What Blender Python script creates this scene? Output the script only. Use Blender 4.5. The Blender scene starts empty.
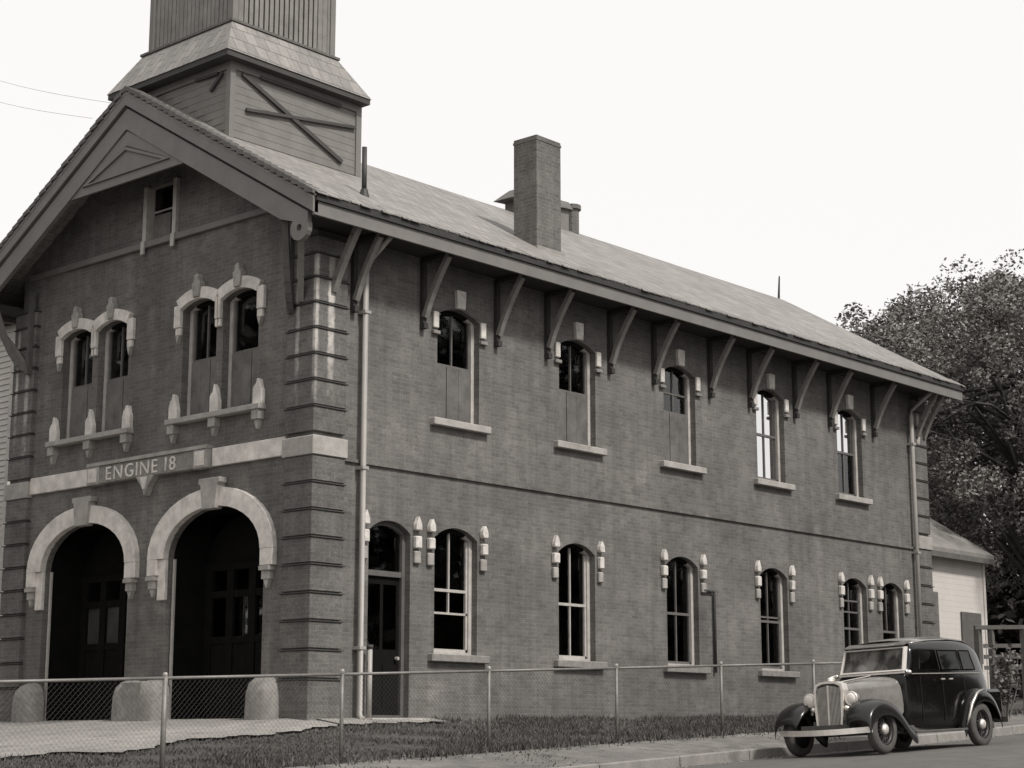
import bpy, bmesh, math, random
from mathutils import Vector, Matrix, geometry
import numpy as np
random.seed(7); RNG = np.random.default_rng(7)
S = bpy.context.scene
COL = S.collection
rad = math.radians

# ------------------------------------------------------------------ camera
cam_d = bpy.data.cameras.new('camera'); cam = bpy.data.objects.new('camera', cam_d); COL.objects.link(cam)
yaw, pitch = rad(41.71), rad(11.24)
fwd = Vector((math.cos(yaw)*math.cos(pitch), math.sin(yaw)*math.cos(pitch), math.sin(pitch)))
cam.location = (-18.88, -21.06, -0.30)
cam.rotation_euler = fwd.to_track_quat('-Z', 'Y').to_euler()
cam_d.sensor_width = 36.0; cam_d.lens = 1786.6*36.0/1024.0
cam_d.clip_start = 0.1; cam_d.clip_end = 3000
S.camera = cam

# ------------------------------------------------------------------ sky, sun, exposure
to_sun = Vector((-0.03, -0.66, 0.745)).normalized()
W = bpy.data.worlds.new('World'); S.world = W; W.use_nodes = True
nt = W.node_tree; nt.nodes.clear()
sky = nt.nodes.new('ShaderNodeTexSky'); sky.sky_type = 'NISHITA'; sky.sun_disc = False
sky.sun_elevation = math.asin(to_sun.z); sky.sun_rotation = math.atan2(to_sun.x, to_sun.y)
sky.air_density = 1.0; sky.dust_density = 4.0
hsv = nt.nodes.new('ShaderNodeHueSaturation'); hsv.inputs['Saturation'].default_value = 0.0
mx = nt.nodes.new('ShaderNodeMix'); mx.data_type = 'RGBA'; mx.inputs[0].default_value = 0.85   # high thin overcast over the clear sky
mx.inputs[7].default_value = (9.35, 9.2, 9.05, 1)
bg = nt.nodes.new('ShaderNodeBackground'); bg.inputs[1].default_value = 0.115
wo = nt.nodes.new('ShaderNodeOutputWorld')
nt.links.new(sky.outputs[0], hsv.inputs['Color']); nt.links.new(hsv.outputs[0], mx.inputs[6])
nt.links.new(mx.outputs[2], bg.inputs[0]); nt.links.new(bg.outputs[0], wo.inputs[0])
sd = bpy.data.lights.new('sun', 'SUN'); sd.energy = 3.2; sd.angle = rad(7); sd.color = (1, 0.97, 0.93)
sun = bpy.data.objects.new('sun', sd); COL.objects.link(sun); sun.rotation_euler = to_sun.to_track_quat('Z', 'Y').to_euler()
sun.location = (0, -20, 40)
S.view_settings.view_transform = 'Standard'; S.view_settings.look = 'None'
S.view_settings.exposure = 0.0; S.view_settings.gamma = 1.0
S.cycles.max_bounces = 6; S.cycles.transparent_max_bounces = 12

# ------------------------------------------------------------------ materials
TINT = (1.0, 0.937, 0.868)
def g3(v, a=1.0): return (v*TINT[0], v*TINT[1], v*TINT[2], a)
class NT:
    def __init__(s, name):
        s.m = bpy.data.materials.new(name); s.m.use_nodes = True; s.t = s.m.node_tree; s.t.nodes.clear()
        s.out = s.n('ShaderNodeOutputMaterial'); s.b = s.n('ShaderNodeBsdfPrincipled'); s.l(s.b, 0, s.out, 0)
        s.pos = s.n('ShaderNodeNewGeometry')
    def n(s, t, **k):
        n = s.t.nodes.new(t)
        for a, v in k.items(): setattr(n, a, v)
        return n
    def l(s, a, i, b, j): s.t.links.new(a.outputs[i], b.inputs[j])
    def noise(s, scale, detail=4, vec=None, rough=0.6):
        n = s.n('ShaderNodeTexNoise'); n.inputs['Scale'].default_value = scale; n.inputs['Detail'].default_value = detail
        n.inputs['Roughness'].default_value = rough
        if vec is None: s.l(s.pos, 'Position', n, 'Vector')
        else: s.t.links.new(vec, n.inputs['Vector'])
        return n
    def maprange(s, sock, a, b, c, d):
        n = s.n('ShaderNodeMapRange'); s.t.links.new(sock, n.inputs[0])
        for i, v in enumerate((a, b, c, d)): n.inputs[i+1].default_value = v
        return n.outputs[0]
    def math(s, op, a, b):
        n = s.n('ShaderNodeMath', operation=op)
        for i, v in enumerate((a, b)):
            if isinstance(v, (int, float)): n.inputs[i].default_value = v
            else: s.t.links.new(v, n.inputs[i])
        return n.outputs[0]
    def tint(s, sock):   # grey value -> toned colour
        n = s.n('ShaderNodeCombineColor')
        for i in range(3): s.t.links.new(s.math('MULTIPLY', sock, TINT[i]), n.inputs[i])
        s.t.links.new(n.outputs[0], s.b.inputs['Base Color'])
    def bump(s, sock, strength=0.3, dist=0.01):
        n = s.n('ShaderNodeBump'); n.inputs['Strength'].default_value = strength; n.inputs['Distance'].default_value = dist
        s.t.links.new(sock, n.inputs['Height']); s.t.links.new(n.outputs[0], s.b.inputs['Normal']); return n
    def rough(s, v): s.b.inputs['Roughness'].default_value = v
    def xyz(s):
        n = s.n('ShaderNodeSeparateXYZ'); s.l(s.pos, 'Position', n, 0); return n

def m_plain(name, v, var=0.15, scale=6, rough=0.8, bump=0.15, metallic=0.0, fine=60):
    t = NT(name)
    a = t.noise(scale, 5); b = t.noise(fine, 3)
    s_ = t.math('ADD', t.maprange(a.outputs[0], .25, .75, v*(1-var), v*(1+var)), t.maprange(b.outputs[0], .3, .7, -v*var*.4, v*var*.4))
    t.tint(s_); t.rough(rough); t.b.inputs['Metallic'].default_value = metallic
    if bump: t.bump(b.outputs[0], bump, .004)
    return t.m

def m_brick(name, v, stain=False, mortar=1.25):
    t = NT(name); x = t.xyz()
    c = t.n('ShaderNodeCombineXYZ')
    t.t.links.new(t.math('ADD', x.outputs[0], x.outputs[1]), c.inputs[0]); t.t.links.new(x.outputs[2], c.inputs[1])
    br = t.n('ShaderNodeTexBrick'); t.l(c, 0, br, 'Vector')
    br.inputs['Scale'].default_value = 1.0; br.inputs['Brick Width'].default_value = .215; br.inputs['Row Height'].default_value = .072
    br.inputs['Mortar Size'].default_value = .006; br.inputs['Mortar Smooth'].default_value = .3; br.inputs['Bias'].default_value = 0.0
    br.inputs['Color1'].default_value = (.86,)*3+(1,); br.inputs['Color2'].default_value = (1.14,)*3+(1,); br.inputs['Mortar'].default_value = (mortar,)*3+(1,)
    n1 = t.noise(.55, 6, rough=.65); n2 = t.noise(3.0, 5); n3 = t.noise(35, 3)
    mp = t.n('ShaderNodeMapping'); mp.inputs['Scale'].default_value = (5, 5, .35); t.l(t.pos, 'Position', mp, 0)
    n4 = t.noise(1.0, 4, mp.outputs[0])
    f = t.math('MULTIPLY', t.maprange(n1.outputs[0], .28, .72, .68, 1.34), t.maprange(n2.outputs[0], .25, .75, .84, 1.16))
    f = t.math('MULTIPLY', f, t.maprange(n3.outputs[0], .3, .7, .74, 1.26))
    f = t.math('MULTIPLY', f, t.maprange(n4.outputs[0], .3, .7, .84, 1.15))
    n5 = t.noise(1.15, 6, rough=.75); f = t.math('MULTIPLY', f, t.maprange(n5.outputs[0], .55, .68, 1.0, 1.3)); n6 = t.noise(.8, 5, rough=.7); f = t.math('MULTIPLY', f, t.maprange(n6.outputs[0], .58, .7, 1.0, .72))
    sep = t.n('ShaderNodeSeparateColor'); t.l(br, 'Color', sep, 0)
    s_ = t.math('MULTIPLY', t.math('MULTIPLY', sep.outputs[0], f), v)
    if stain:   # lime streaks run down the upper quoins
        def band(sock, lo, hi, soft=.02):
            return t.math('MULTIPLY', t.maprange(sock, lo-soft, lo+soft, 0, 1), t.maprange(sock, hi-soft, hi+soft, 1, 0))
        nn = t.noise(7, 4)
        wob = t.math('ADD', x.outputs[0], t.maprange(nn.outputs[0], 0, 1, -.035, .035))
        woby = t.math('ADD', x.outputs[1], t.maprange(nn.outputs[0], 0, 1, -.035, .035))
        zfade = t.math('MULTIPLY', t.maprange(t.math('ADD', x.outputs[2], t.maprange(nn.outputs[0], .2, .8, -.7, .7)), 4.9, 6.2, 0, 1), t.maprange(x.outputs[2], 7.3, 7.5, 1, 0))
        side = t.math('MULTIPLY', t.math('ADD', band(wob, .17, .30), band(wob, -.2, -.045)), t.maprange(x.outputs[1], -.2, .0, 1, 1))
        frt = t.math('MULTIPLY', t.math('ADD', band(woby, .30, .38), t.math('ADD', band(woby, 8.0, 8.12), band(woby, 8.36, 8.44))), t.maprange(x.outputs[0], -.08, -.05, 1, 0))
        side = t.math('MULTIPLY', side, t.maprange(x.outputs[1], -.05, -.02, 1, 0))
        farq = t.math('MULTIPLY', band(wob, 19.3, 19.42), t.maprange(x.outputs[2], 6.6, 6.8, 0, 1))
        msk = t.math('MINIMUM', t.math('MULTIPLY', t.math('ADD', t.math('ADD', side, frt), farq), zfade), 1.0)
        msk = t.math('MULTIPLY', msk, t.maprange(n2.outputs[0], .35, .6, .3, 1))
        s_ = t.math('ADD', s_, t.math('MULTIPLY', msk, .4))
    t.tint(s_); t.rough(.85)
    hgt = t.math('ADD', t.math('MULTIPLY', br.outputs['Fac'], -1.0), t.math('MULTIPLY', n3.outputs[0], .5))
    t.bump(hgt, .35, .006)
    return t.m

def m_slate(name, v):
    t = NT(name); x = t.xyz(); c = t.n('ShaderNodeCombineXYZ')
    t.t.links.new(x.outputs[0], c.inputs[0]); t.t.links.new(t.math('MULTIPLY', x.outputs[1], 1.16), c.inputs[1])
    br = t.n('ShaderNodeTexBrick'); t.l(c, 0, br, 'Vector'); br.inputs['Scale'].default_value = 1
    br.inputs['Brick Width'].default_value = .25; br.inputs['Row Height'].default_value = .2; br.inputs['Mortar Size'].default_value = .008
    br.inputs['Mortar Smooth'].default_value = .1
    br.inputs['Color1'].default_value = (.84,)*3+(1,); br.inputs['Color2'].default_value = (1.16,)*3+(1,); br.inputs['Mortar'].default_value = (.55,)*3+(1,)
    sep = t.n('ShaderNodeSeparateColor'); t.l(br, 'Color', sep, 0)
    n1 = t.noise(.8, 6); n2 = t.noise(14, 4)
    mp = t.n('ShaderNodeMapping'); mp.inputs['Scale'].default_value = (3.5, .4, .4); t.l(t.pos, 'Position', mp, 0); n4 = t.noise(1, 4, mp.outputs[0])
    f = t.math('MULTIPLY', t.maprange(n1.outputs[0], .25, .75, .82, 1.18), t.maprange(n2.outputs[0], .25, .75, .85, 1.15))
    f = t.math('MULTIPLY', f, t.maprange(n4.outputs[0], .3, .7, .88, 1.12))
    t.tint(t.math('MULTIPLY', t.math('MULTIPLY', sep.outputs[0], f), v)); t.rough(.7)
    t.bump(t.math('ADD', t.math('MULTIPLY', br.outputs['Fac'], -1.0), t.math('MULTIPLY', n2.outputs[0], .6)), .6, .012)
    return t.m

def m_ground(name, v, var=.3, bump=.5, cracks=0, patch=.25):
    t = NT(name); n1 = t.noise(.35, 6); n2 = t.noise(3, 6); n3 = t.noise(40, 4)
    f = t.math('MULTIPLY', t.maprange(n1.outputs[0], .3, .7, 1-patch, 1+patch), t.maprange(n2.outputs[0], .3, .7, 1-var, 1+var))
    f = t.math('MULTIPLY', f, t.maprange(n3.outputs[0], .3, .7, 1-var*.8, 1+var*.8)); n7 = t.noise(1.1, 5, rough=.7); f = t.math('MULTIPLY', f, t.maprange(n7.outputs[0], .57, .68, 1.0, 1-patch*1.6))
    t.tint(t.math('MULTIPLY', f, v)); t.rough(.92); t.bump(t.math('ADD', n3.outputs[0], n2.outputs[0]), bump, .02)
    return t.m

def m_glass(name, tint_v=.9, base_refl=.09, fk=1.4):
    t = NT(name); t.t.nodes.remove(t.b)
    tr = t.n('ShaderNodeBsdfTransparent'); tr.inputs[0].default_value = (tint_v, tint_v, tint_v, 1)
    gl = t.n('ShaderNodeBsdfGlossy'); gl.inputs['Roughness'].default_value = .03
    n1 = t.noise(1.3, 1); bp = t.n('ShaderNodeBump'); bp.inputs['Strength'].default_value = .04; bp.inputs['Distance'].default_value = .02
    t.l(n1, 0, bp, 'Height'); t.l(bp, 0, gl, 'Normal')
    lw = t.n('ShaderNodeFresnel'); lw.inputs[0].default_value = 1.5
    f = t.math('ADD', t.math('MULTIPLY', lw.outputs[0], fk), base_refl*.3)
    mxs = t.n('ShaderNodeMixShader'); t.t.links.new(f, mxs.inputs[0]); t.l(tr, 0, mxs, 1); t.l(gl, 0, mxs, 2)
    t.l(mxs, 0, t.out, 0)
    return t.m

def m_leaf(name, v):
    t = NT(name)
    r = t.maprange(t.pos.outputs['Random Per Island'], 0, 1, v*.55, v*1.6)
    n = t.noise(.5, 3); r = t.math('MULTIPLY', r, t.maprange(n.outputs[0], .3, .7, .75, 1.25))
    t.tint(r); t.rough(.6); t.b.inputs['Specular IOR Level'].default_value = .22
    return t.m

def m_mottled(name, lo, hi, scale):
    t = NT(name)
    mp = t.n('ShaderNodeMapping'); mp.inputs['Scale'].default_value = (1, 1, .5); t.l(t.pos, 'Position', mp, 0)
    n = t.noise(scale, 4, mp.outputs[0]); t.tint(t.maprange(n.outputs[0], .42, .6, lo, hi)); t.rough(.9)
    return t.m

M = {}
M['brick'] = m_brick('brick_mat', .122)
M['brick_q'] = m_brick('quoin_brick_mat', .112, stain=True)
M['brick_ch'] = m_brick('chimney_brick_mat', .125, mortar=1.35)
M['stone'] = m_plain('pale_stone_mat', .62, .3, 4.5, .85, .35)
M['stone_g'] = m_plain('grey_stone_mat', .33, .3, 4, .85, .4)
M['stone_d'] = m_plain('weathered_stone_mat', .22, .3, 9, .85, .4)
M['stone_w'] = m_plain('white_stone_mat', .56, .3, 9, .8, .3)
M['trim'] = m_plain('painted_trim_mat', .165, .14, 3, .6, .2)
M['trim_d'] = m_plain('dark_trim_mat', .1, .2, 5, .7, .2)
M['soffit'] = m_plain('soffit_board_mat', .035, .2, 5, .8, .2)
M['bracket'] = m_plain('bracket_paint_mat', .2, .2, 6, .6, .2)
M['frame'] = m_plain('window_frame_mat', .42, .2, 6, .6, .1)
M['frame_d'] = m_plain('dark_sash_mat', .12, .2, 6, .6, .1)
M['screen'] = m_plain('screen_mat', .135, .38, 4, .7, .1)
M['screen_side'] = m_plain('side_screen_mat', .118, .38, 4, .7, .1)
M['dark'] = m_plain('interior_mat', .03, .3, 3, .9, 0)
M['door'] = m_plain('door_paint_mat', .008, .3, 5, .95, .1)
M['door'].node_tree.nodes['Principled BSDF'].inputs['Specular IOR Level'].default_value = .1
M['doorpane'] = m_plain('grey_pane_mat', .05, .4, 3, .4, 0)  # dim grey panes of the left engine door
M['mesh'] = m_plain('wire_mesh_mat', .05, .2, 8, .6, 0, .2)
M['slate'] = m_slate('slate_mat', .215)
M['slate_d'] = m_plain('slate_edge_mat', .11, .35, 7, .75, .3)
M['tower'] = m_plain('tower_board_mat', .175, .15, 3, .75, .3)
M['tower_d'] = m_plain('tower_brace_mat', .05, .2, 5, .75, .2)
M['slat'] = m_plain('tower_slat_mat', .2, .3, 2.5, .75, .3)
M['gut'] = m_plain('gutter_mat', .028, .3, 6, .6, .2)
M['pipe'] = m_plain('downspout_mat', .34, .12, 3, .5, .1)
M['galv'] = m_plain('galvanised_mat', .3, .2, 8, .5, .1, .3)
M['galv_l'] = m_plain('galvanised_post_mat', .18, .25, 6, .5, .1, .2)
M['rust'] = m_plain('rusty_iron_mat', .05, .3, 9, .8, .2)
M['shed'] = m_plain('shed_white_mat', .56, .06, 2, .75, .15)
M['shedroof'] = m_plain('shed_roof_mat', .2, .2, 3, .8, .3)
M['clap'] = m_plain('clapboard_mat', .5, .1, 3, .7, .15)
M['asphalt'] = m_ground('asphalt_mat', .098, .16, .4, patch=.14)
M['walk'] = m_ground('pavement_mat', .15, .3, .5)
M['kerb'] = m_ground('kerb_stone_mat', .23, .2, .4)
M['apron'] = m_ground('apron_concrete_mat', .25, .2, .5, patch=.2)
M['earth'] = m_ground('earth_mat', .065, .35, .8)
M['grass'] = m_leaf('grass_mat', .075)
M['leaf'] = m_leaf('leaf_mat', .165)
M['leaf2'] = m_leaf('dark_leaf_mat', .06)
M['weed'] = m_leaf('weed_leaf_mat', .15)
M['bark'] = m_plain('bark_mat', .06, .3, 12, .9, .5)
M['glass'] = m_glass('window_glass_mat')
M['glass_b'] = m_glass('bright_window_glass_mat', .98, 2.95)  # reflects much more than plain glass, to catch the white sky
M['blind'] = m_plain('painted_reflected_sky_mat', .86, .04, 3, .8, 0)
M['windscreen_reflection'] = m_mottled('painted_windscreen_reflection_mat', .08, .34, 4.0)
M['curtain_reflection'] = m_mottled('mottled_curtain_reflection_mat', .015, .2, 4.5)
M['rail'] = m_plain('weathered_board_mat', .11, .25, 5, .8, .3)
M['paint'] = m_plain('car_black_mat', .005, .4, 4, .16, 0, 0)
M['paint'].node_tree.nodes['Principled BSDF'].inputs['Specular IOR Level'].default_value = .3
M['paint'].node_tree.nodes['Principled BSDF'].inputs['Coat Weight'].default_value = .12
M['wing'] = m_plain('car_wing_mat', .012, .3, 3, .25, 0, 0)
M['hood'] = m_plain('car_grey_mat', .17, .3, 3, .22, 0, 0)  # lighter grey than the body paint
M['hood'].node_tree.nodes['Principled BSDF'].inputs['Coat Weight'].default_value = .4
M['chrome'] = m_plain('chrome_mat', .82, .1, 8, .28, 0, .6)
M['brightframe'] = m_plain('bright_frame_mat', .7, .1, 8, .4, 0, .2)
M['dullchrome'] = m_plain('dull_chrome_mat', .45, .2, 14, .35, 0, .9)
M['grillebar'] = m_plain('grille_bar_mat', .55, .2, 10, .4, 0, .6)
M['tyre'] = m_plain('tyre_mat', .075, .3, 9, .8, .2)
M['rim'] = m_plain('rim_mat', .014, .3, 9, .5, .1)
M['lens'] = m_plain('headlight_lens_mat', .75, .05, 9, .12, 0)
M['carglass'] = m_glass('car_glass_mat', .7, .0, .55)

# ------------------------------------------------------------------ mesh helpers
class MB:
    def __init__(s): s.v = []; s.f = []
    def poly(s, pts): b = len(s.v); s.v += [tuple(p) for p in pts]; s.f.append(tuple(range(b, b+len(pts))))
    def box(s, x0, x1, y0, y1, z0, z1, fr=None):
        b = len(s.v)
        P = [(x, y, z) for z in (z0, z1) for y in (y0, y1) for x in (x0, x1)]
        if fr: P = [fr(*p) for p in P]
        s.v += P
        s.f += [tuple(b+i for i in q) for q in ((0, 2, 3, 1), (4, 5, 7, 6), (0, 1, 5, 4), (2, 6, 7, 3), (0, 4, 6, 2), (1, 3, 7, 5))]
    def beam(s, p, q, w, h, up=(0, 0, 1)):
        p, q = Vector(p), Vector(q); d = (q-p).normalized(); r = d.cross(Vector(up)).normalized(); u = r.cross(d)
        b = len(s.v)
        for c in (p, q):
            for a, e in ((-1, -1), (1, -1), (1, 1), (-1, 1)): s.v.append(tuple(c+r*a*w/2+u*e*h/2))
        s.f += [tuple(b+i for i in f_) for f_ in ((0, 1, 2, 3), (7, 6, 5, 4), (0, 4, 5, 1), (1, 5, 6, 2), (2, 6, 7, 3), (3, 7, 4, 0))]
    def tube(s, pts, r, n=8, cap=True):
        pts = [Vector(p) for p in pts]; R_ = r if isinstance(r, (list, tuple)) else [r]*len(pts); b = len(s.v)
        for i, p in enumerate(pts):
            d = (pts[min(i+1, len(pts)-1)]-pts[max(i-1, 0)]).normalized()
            a = d.orthogonal().normalized() if abs(d.z) > .9 else d.cross(Vector((0, 0, 1))).normalized(); c = d.cross(a)
            for k in range(n):
                t = 2*math.pi*k/n; s.v.append(tuple(p+(a*math.cos(t)+c*math.sin(t))*R_[i]))
        for i in range(len(pts)-1):
            for k in range(n):
                k2 = (k+1) % n; s.f.append((b+i*n+k, b+i*n+k2, b+(i+1)*n+k2, b+(i+1)*n+k))
        if cap:
            s.f.append(tuple(b+k for k in range(n))); e = b+(len(pts)-1)*n; s.f.append(tuple(e+k for k in reversed(range(n))))
    def prism(s, loop, fr, d0, d1):
        # loop of 2-D points (u,z); extruded between n=d0 and n=d1 of frame fr(u,n,z)
        n = len(loop); b = len(s.v)
        for d in (d0, d1): s.v += [tuple(fr(u, d, z)) for u, z in loop]
        s.f.append(tuple(b+i for i in range(n))); s.f.append(tuple(b+n+i for i in reversed(range(n))))
        for i in range(n): j = (i+1) % n; s.f.append((b+i, b+n+i, b+n+j, b+j))
    def band(s, outer, inner, fr, d0, d1):
        n = len(outer)
        for i in range(n-1):
            s.prism([outer[i], outer[i+1], inner[i+1], inner[i]], fr, d0, d1)
    def lathe(s, prof, fr, n=16, cap=True):   # prof: (axial, radius); fr(a, x, y) -> point
        b = len(s.v)
        for a, r in prof:
            for k in range(n): t = 2*math.pi*k/n; s.v.append(tuple(fr(a, r*math.cos(t), r*math.sin(t))))
        for i in range(len(prof)-1):
            for k in range(n): k2 = (k+1) % n; s.f.append((b+i*n+k, b+i*n+k2, b+(i+1)*n+k2, b+(i+1)*n+k))
        if cap: s.f.append(tuple(b+k for k in range(n))); e = b+(len(prof)-1)*n; s.f.append(tuple(e+k for k in reversed(range(n))))
    def build(s, name, mat, parent=None, bevel=0, smooth=False, recalc=True, weld=False):
        me = bpy.data.meshes.new(name); me.from_pydata(s.v, [], s.f)
        if recalc or bevel or weld:
            bm = bmesh.new(); bm.from_mesh(me)
            if weld: bmesh.ops.remove_doubles(bm, verts=bm.verts, dist=.0005)
            if recalc: bmesh.ops.recalc_face_normals(bm, faces=bm.faces)
            if bevel: bmesh.ops.bevel(bm, geom=bm.edges[:], offset=bevel, segments=1, affect='EDGES', clamp_overlap=True)
            bm.to_mesh(me); bm.free()
        if mat: me.materials.append(M[mat] if isinstance(mat, str) else mat)
        o = bpy.data.objects.new(name, me); COL.objects.link(o)
        if parent: o.parent = parent
        if smooth:
            for p in me.polygons: p.use_smooth = True
        me.update()
        return o
def tag(o, label=None, cat=None, group=None, kind=None):
    for k, v in (('label', label), ('category', cat), ('group', group), ('kind', kind)):
        if v: o[k] = v
    return o
def empty(name, loc, label, cat, group=None):
    o = bpy.data.objects.new(name, None); COL.objects.link(o); o.location = loc; o.empty_display_size = .3
    return tag(o, label, cat, group)
def copy_part(o, parent, dloc=(0, 0, 0)):
    c = o.copy(); COL.objects.link(c); c.parent = parent; c.location = Vector(o.location)+Vector(dloc)
    for ch in o.children: copy_part(ch, c)
    return c
SIDE = lambda u, n, z: (u, -n, z)
FRONT = lambda u, n, z: (-n, u, z)
def arch_pts(c, hw, spring, crown, n=12, off=0.0):
    # segmental arch through (c-hw,spring),(c,crown),(c+hw,spring), offset outwards
    rise = crown-spring; R_ = (hw*hw+rise*rise)/(2*rise); zc = crown-R_
    a = math.asin(min(1, hw/R_)); a = a if rise <= hw else math.pi-a
    return [(c+(R_+off)*math.sin(t), zc+(R_+off)*math.cos(t)) for t in [(-a+2*a*i/n) for i in range(n+1)]]
def ell_pts(c, hw, spring, crown, n=16, off=0.0, p=2.05):
    out = []
    for i in range(n+1):
        t = math.pi*(1-i/n); cx, sz = math.cos(t), math.sin(t)
        x = abs(cx)**(2/p)*(1 if cx >= 0 else -1); z = sz**(2/p)
        out.append((c+(hw+off)*x, spring+(crown-spring+off)*z))
    return out
def wall(name, fr, outer, holes, depth, mat, parent):
    V = []; E = []
    for L in [outer]+holes:
        b = len(V); V += [Vector(p) for p in L]; E += [(b+i, b+(i+1) % len(L)) for i in range(len(L))]
    # a light grid keeps the triangles compact
    r = geometry.delaunay_2d_cdt(V, E, [], 0, 1e-6); vs, fs = r[0], r[2]
    def inside(p, L):
        c = False; n = len(L)
        for i in range(n):
            a, b = L[i], L[(i+1) % n]
            if (a[1] > p[1]) != (b[1] > p[1]) and p[0] < (b[0]-a[0])*(p[1]-a[1])/(b[1]-a[1])+a[0]: c = not c
        return c
    mb = MB(); mb.v = [fr(v[0], 0, v[1]) for v in vs]
    for f in fs:
        c = sum((vs[i] for i in f), Vector((0, 0)))/len(f)
        if inside(c, outer) and not any(inside(c, h) for h in holes): mb.f.append(tuple(f))
    for h in holes:
        n = len(h)
        for i in range(n):
            a, b = h[i], h[(i+1) % n]
            mb.poly([fr(a[0], 0, a[1]), fr(b[0], 0, b[1]), fr(b[0], -depth, b[1]), fr(a[0], -depth, a[1])])
    return mb.build(name, mat, parent, recalc=False)

# ------------------------------------------------------------------ ground
def zw(x): return float(np.interp(x, [-60, -8, 0, 10, 20, 27, 60, 150], [-2.4, -.8, -.01, .08, .3, .75, 1.65, 4.0]))
def zf(x): return float(np.interp(x, [-60, -30, -5, 0, 10, 14, 27, 60, 150], [-2.9, -1.75, -.69, -.48, -.05, .1, .72, 1.6, 4.0]))
def zc(x): return float(np.interp(x, [-60, -30, 0, 5.5, 10, 27, 60, 150], [-3.5, -2.2, -.70, -.43, -.25, .62, 1.5, 4.0]))
KY = -4.8
def H(x, y):
    c = zc(x)
    return float(np.interp(y, [-200, -14, -13.3, -13.29, -9, KY-.14, KY-.13, KY, -3.25, 0, 6, 60, 200],
        [c, c, c, c-.16, c-.03, c-.15, c-.15, c, zf(x)-.03, zw(x), zw(x), zw(x), zw(x)]))
def sheet(name, xs, ys, mat, dz=0.0, kind='structure', parent=None, hf=H):
    mb = MB(); nx, ny = len(xs), len(ys)
    for y in ys:
        for x in xs: mb.v.append((x, y, hf(x, y)+dz))
    for j in range(ny-1):
        for i in range(nx-1): mb.f.append((j*nx+i, j*nx+i+1, (j+1)*nx+i+1, (j+1)*nx+i))
    o = mb.build(name, mat, parent, smooth=True, recalc=False); tag(o, kind=kind); return o
XS = sorted(set([-300, -150, -60, -30, -20, -14, -8, -5, 0, 5.5, 10, 14, 20, 27, 40, 60, 100, 150, 400]+[i*1.0 for i in range(-12, 30)]))
sheet('ground', XS, [-300, -200, -100, -40, -20, -14, -13.3, -13.25, -9, -7, -5, KY-.14, KY-.1, KY, -3.25, -2, -1, 0, 3, 6, 9, 20, 60, 200, 500], 'earth', -.05)
sheet('road', XS, [-13.28, -11, -9, -8, -7, -6, KY-.15], 'asphalt', 0)
sheet('pavement', XS, [KY-.001, -4.3, -3.7, -3.3], 'walk', 0)
# apron in front of the engine doors: an irregular edge against the grass
edge = [(-9, .1), (-5.57, -.27), (-4.72, -.36), (-4.2, -1.0), (-3.55, -.85), (-2.88, -.5), (-2.18, -.66), (-1.45, -.85), (-.6, -.75), (1.0, -.6), (2.6, -.5), (2.7, -.02)]
mb = MB(); exs = [i*.1 for i in range(-90, 28)]
def edge_y(x): return float(np.interp(x, [e[0] for e in edge], [e[1] for e in edge]))+.05*math.sin(x*9)+.04*math.sin(x*23)
for i, x in enumerate(exs):
    for k in range(9):
        ye = edge_y(x); yy = ye+(9.5-ye)*(k/8)**1.6
        if x > 0: yy = ye+(.06-ye)*(k/8)
        mb.v.append((x, yy, H(x, yy)+.035 if yy < 0 else zw(x)+.035))
for i in range(len(exs)-1):
    if abs(exs[i]) < .04: continue
    for k in range(8): a = i*9+k; mb.f.append((a, a+9, a+10, a+1))
for_x = mb.build('apron_pavement', 'apron', smooth=True, recalc=False); tag(for_x, kind='structure')
sheet('lawn', sorted(set([-30, -20, -14]+[i*.5 for i in range(-24, 62)])), [-3.3, -2.6, -1.8, -.9, -.3, 0], 'earth', -.01)
sheet('earth_yard', [20, 22, 25, 30, 40, 60, 90], [-3.3, -1, 0, 3, 6, 12, 30, 60], 'earth', .008)
# kerb of separate granite stones
kb = MB()
for i in range(len(XS)-1):
    a, b = XS[i], XS[i+1]
    if a < -30 or b > 60: continue
    kb.poly([(a, KY-.14, zc(a)-.2), (b, KY-.14, zc(b)-.2), (b, KY+.02, zc(b)-.06), (a, KY+.02, zc(a)-.06)])
kerb = kb.build('kerb', 'earth', recalc=False); tag(kerb, kind='structure')
x = -14.0
while x < 34:
    w = random.uniform(1.3, 1.9); mb = MB(); a, b = x+.012, x+w-.012; j = random.uniform(-.008, .008)
    P = lambda xx, y, dz: (xx, y, zc(xx)+dz+j)
    b0 = len(mb.v)
    mb.v += [P(a, KY-.155, -.2), P(b, KY-.155, -.2), P(b, KY-.01, -.2), P(a, KY-.01, -.2), P(a, KY-.145, .012), P(b, KY-.145, .012), P(b, KY-.01, .012), P(a, KY-.01, .012)]
    mb.f += [(0, 3, 2, 1), (4, 5, 6, 7), (0, 1, 5, 4), (1, 2, 6, 5), (2, 3, 7, 6), (3, 0, 4, 7)]
    mb.build('kerb_stone', 'kerb', kerb, bevel=.015); x += w

# ------------------------------------------------------------------ the firehouse
L, WD = 19.65, 8.46
house = empty('brick_firehouse', (0, 0, 0), 'two storey brick engine house with twin arched doors, gable and slatted roof tower', 'firehouse')
def hp(mb, name, mat, **k): return mb.build(name, mat, house, **k)
RS = .59; RE = 8.14            # roof slope and eave height
def rz(y): return RE+RS*(min(y, 2*4.23-y)+.85)

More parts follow.
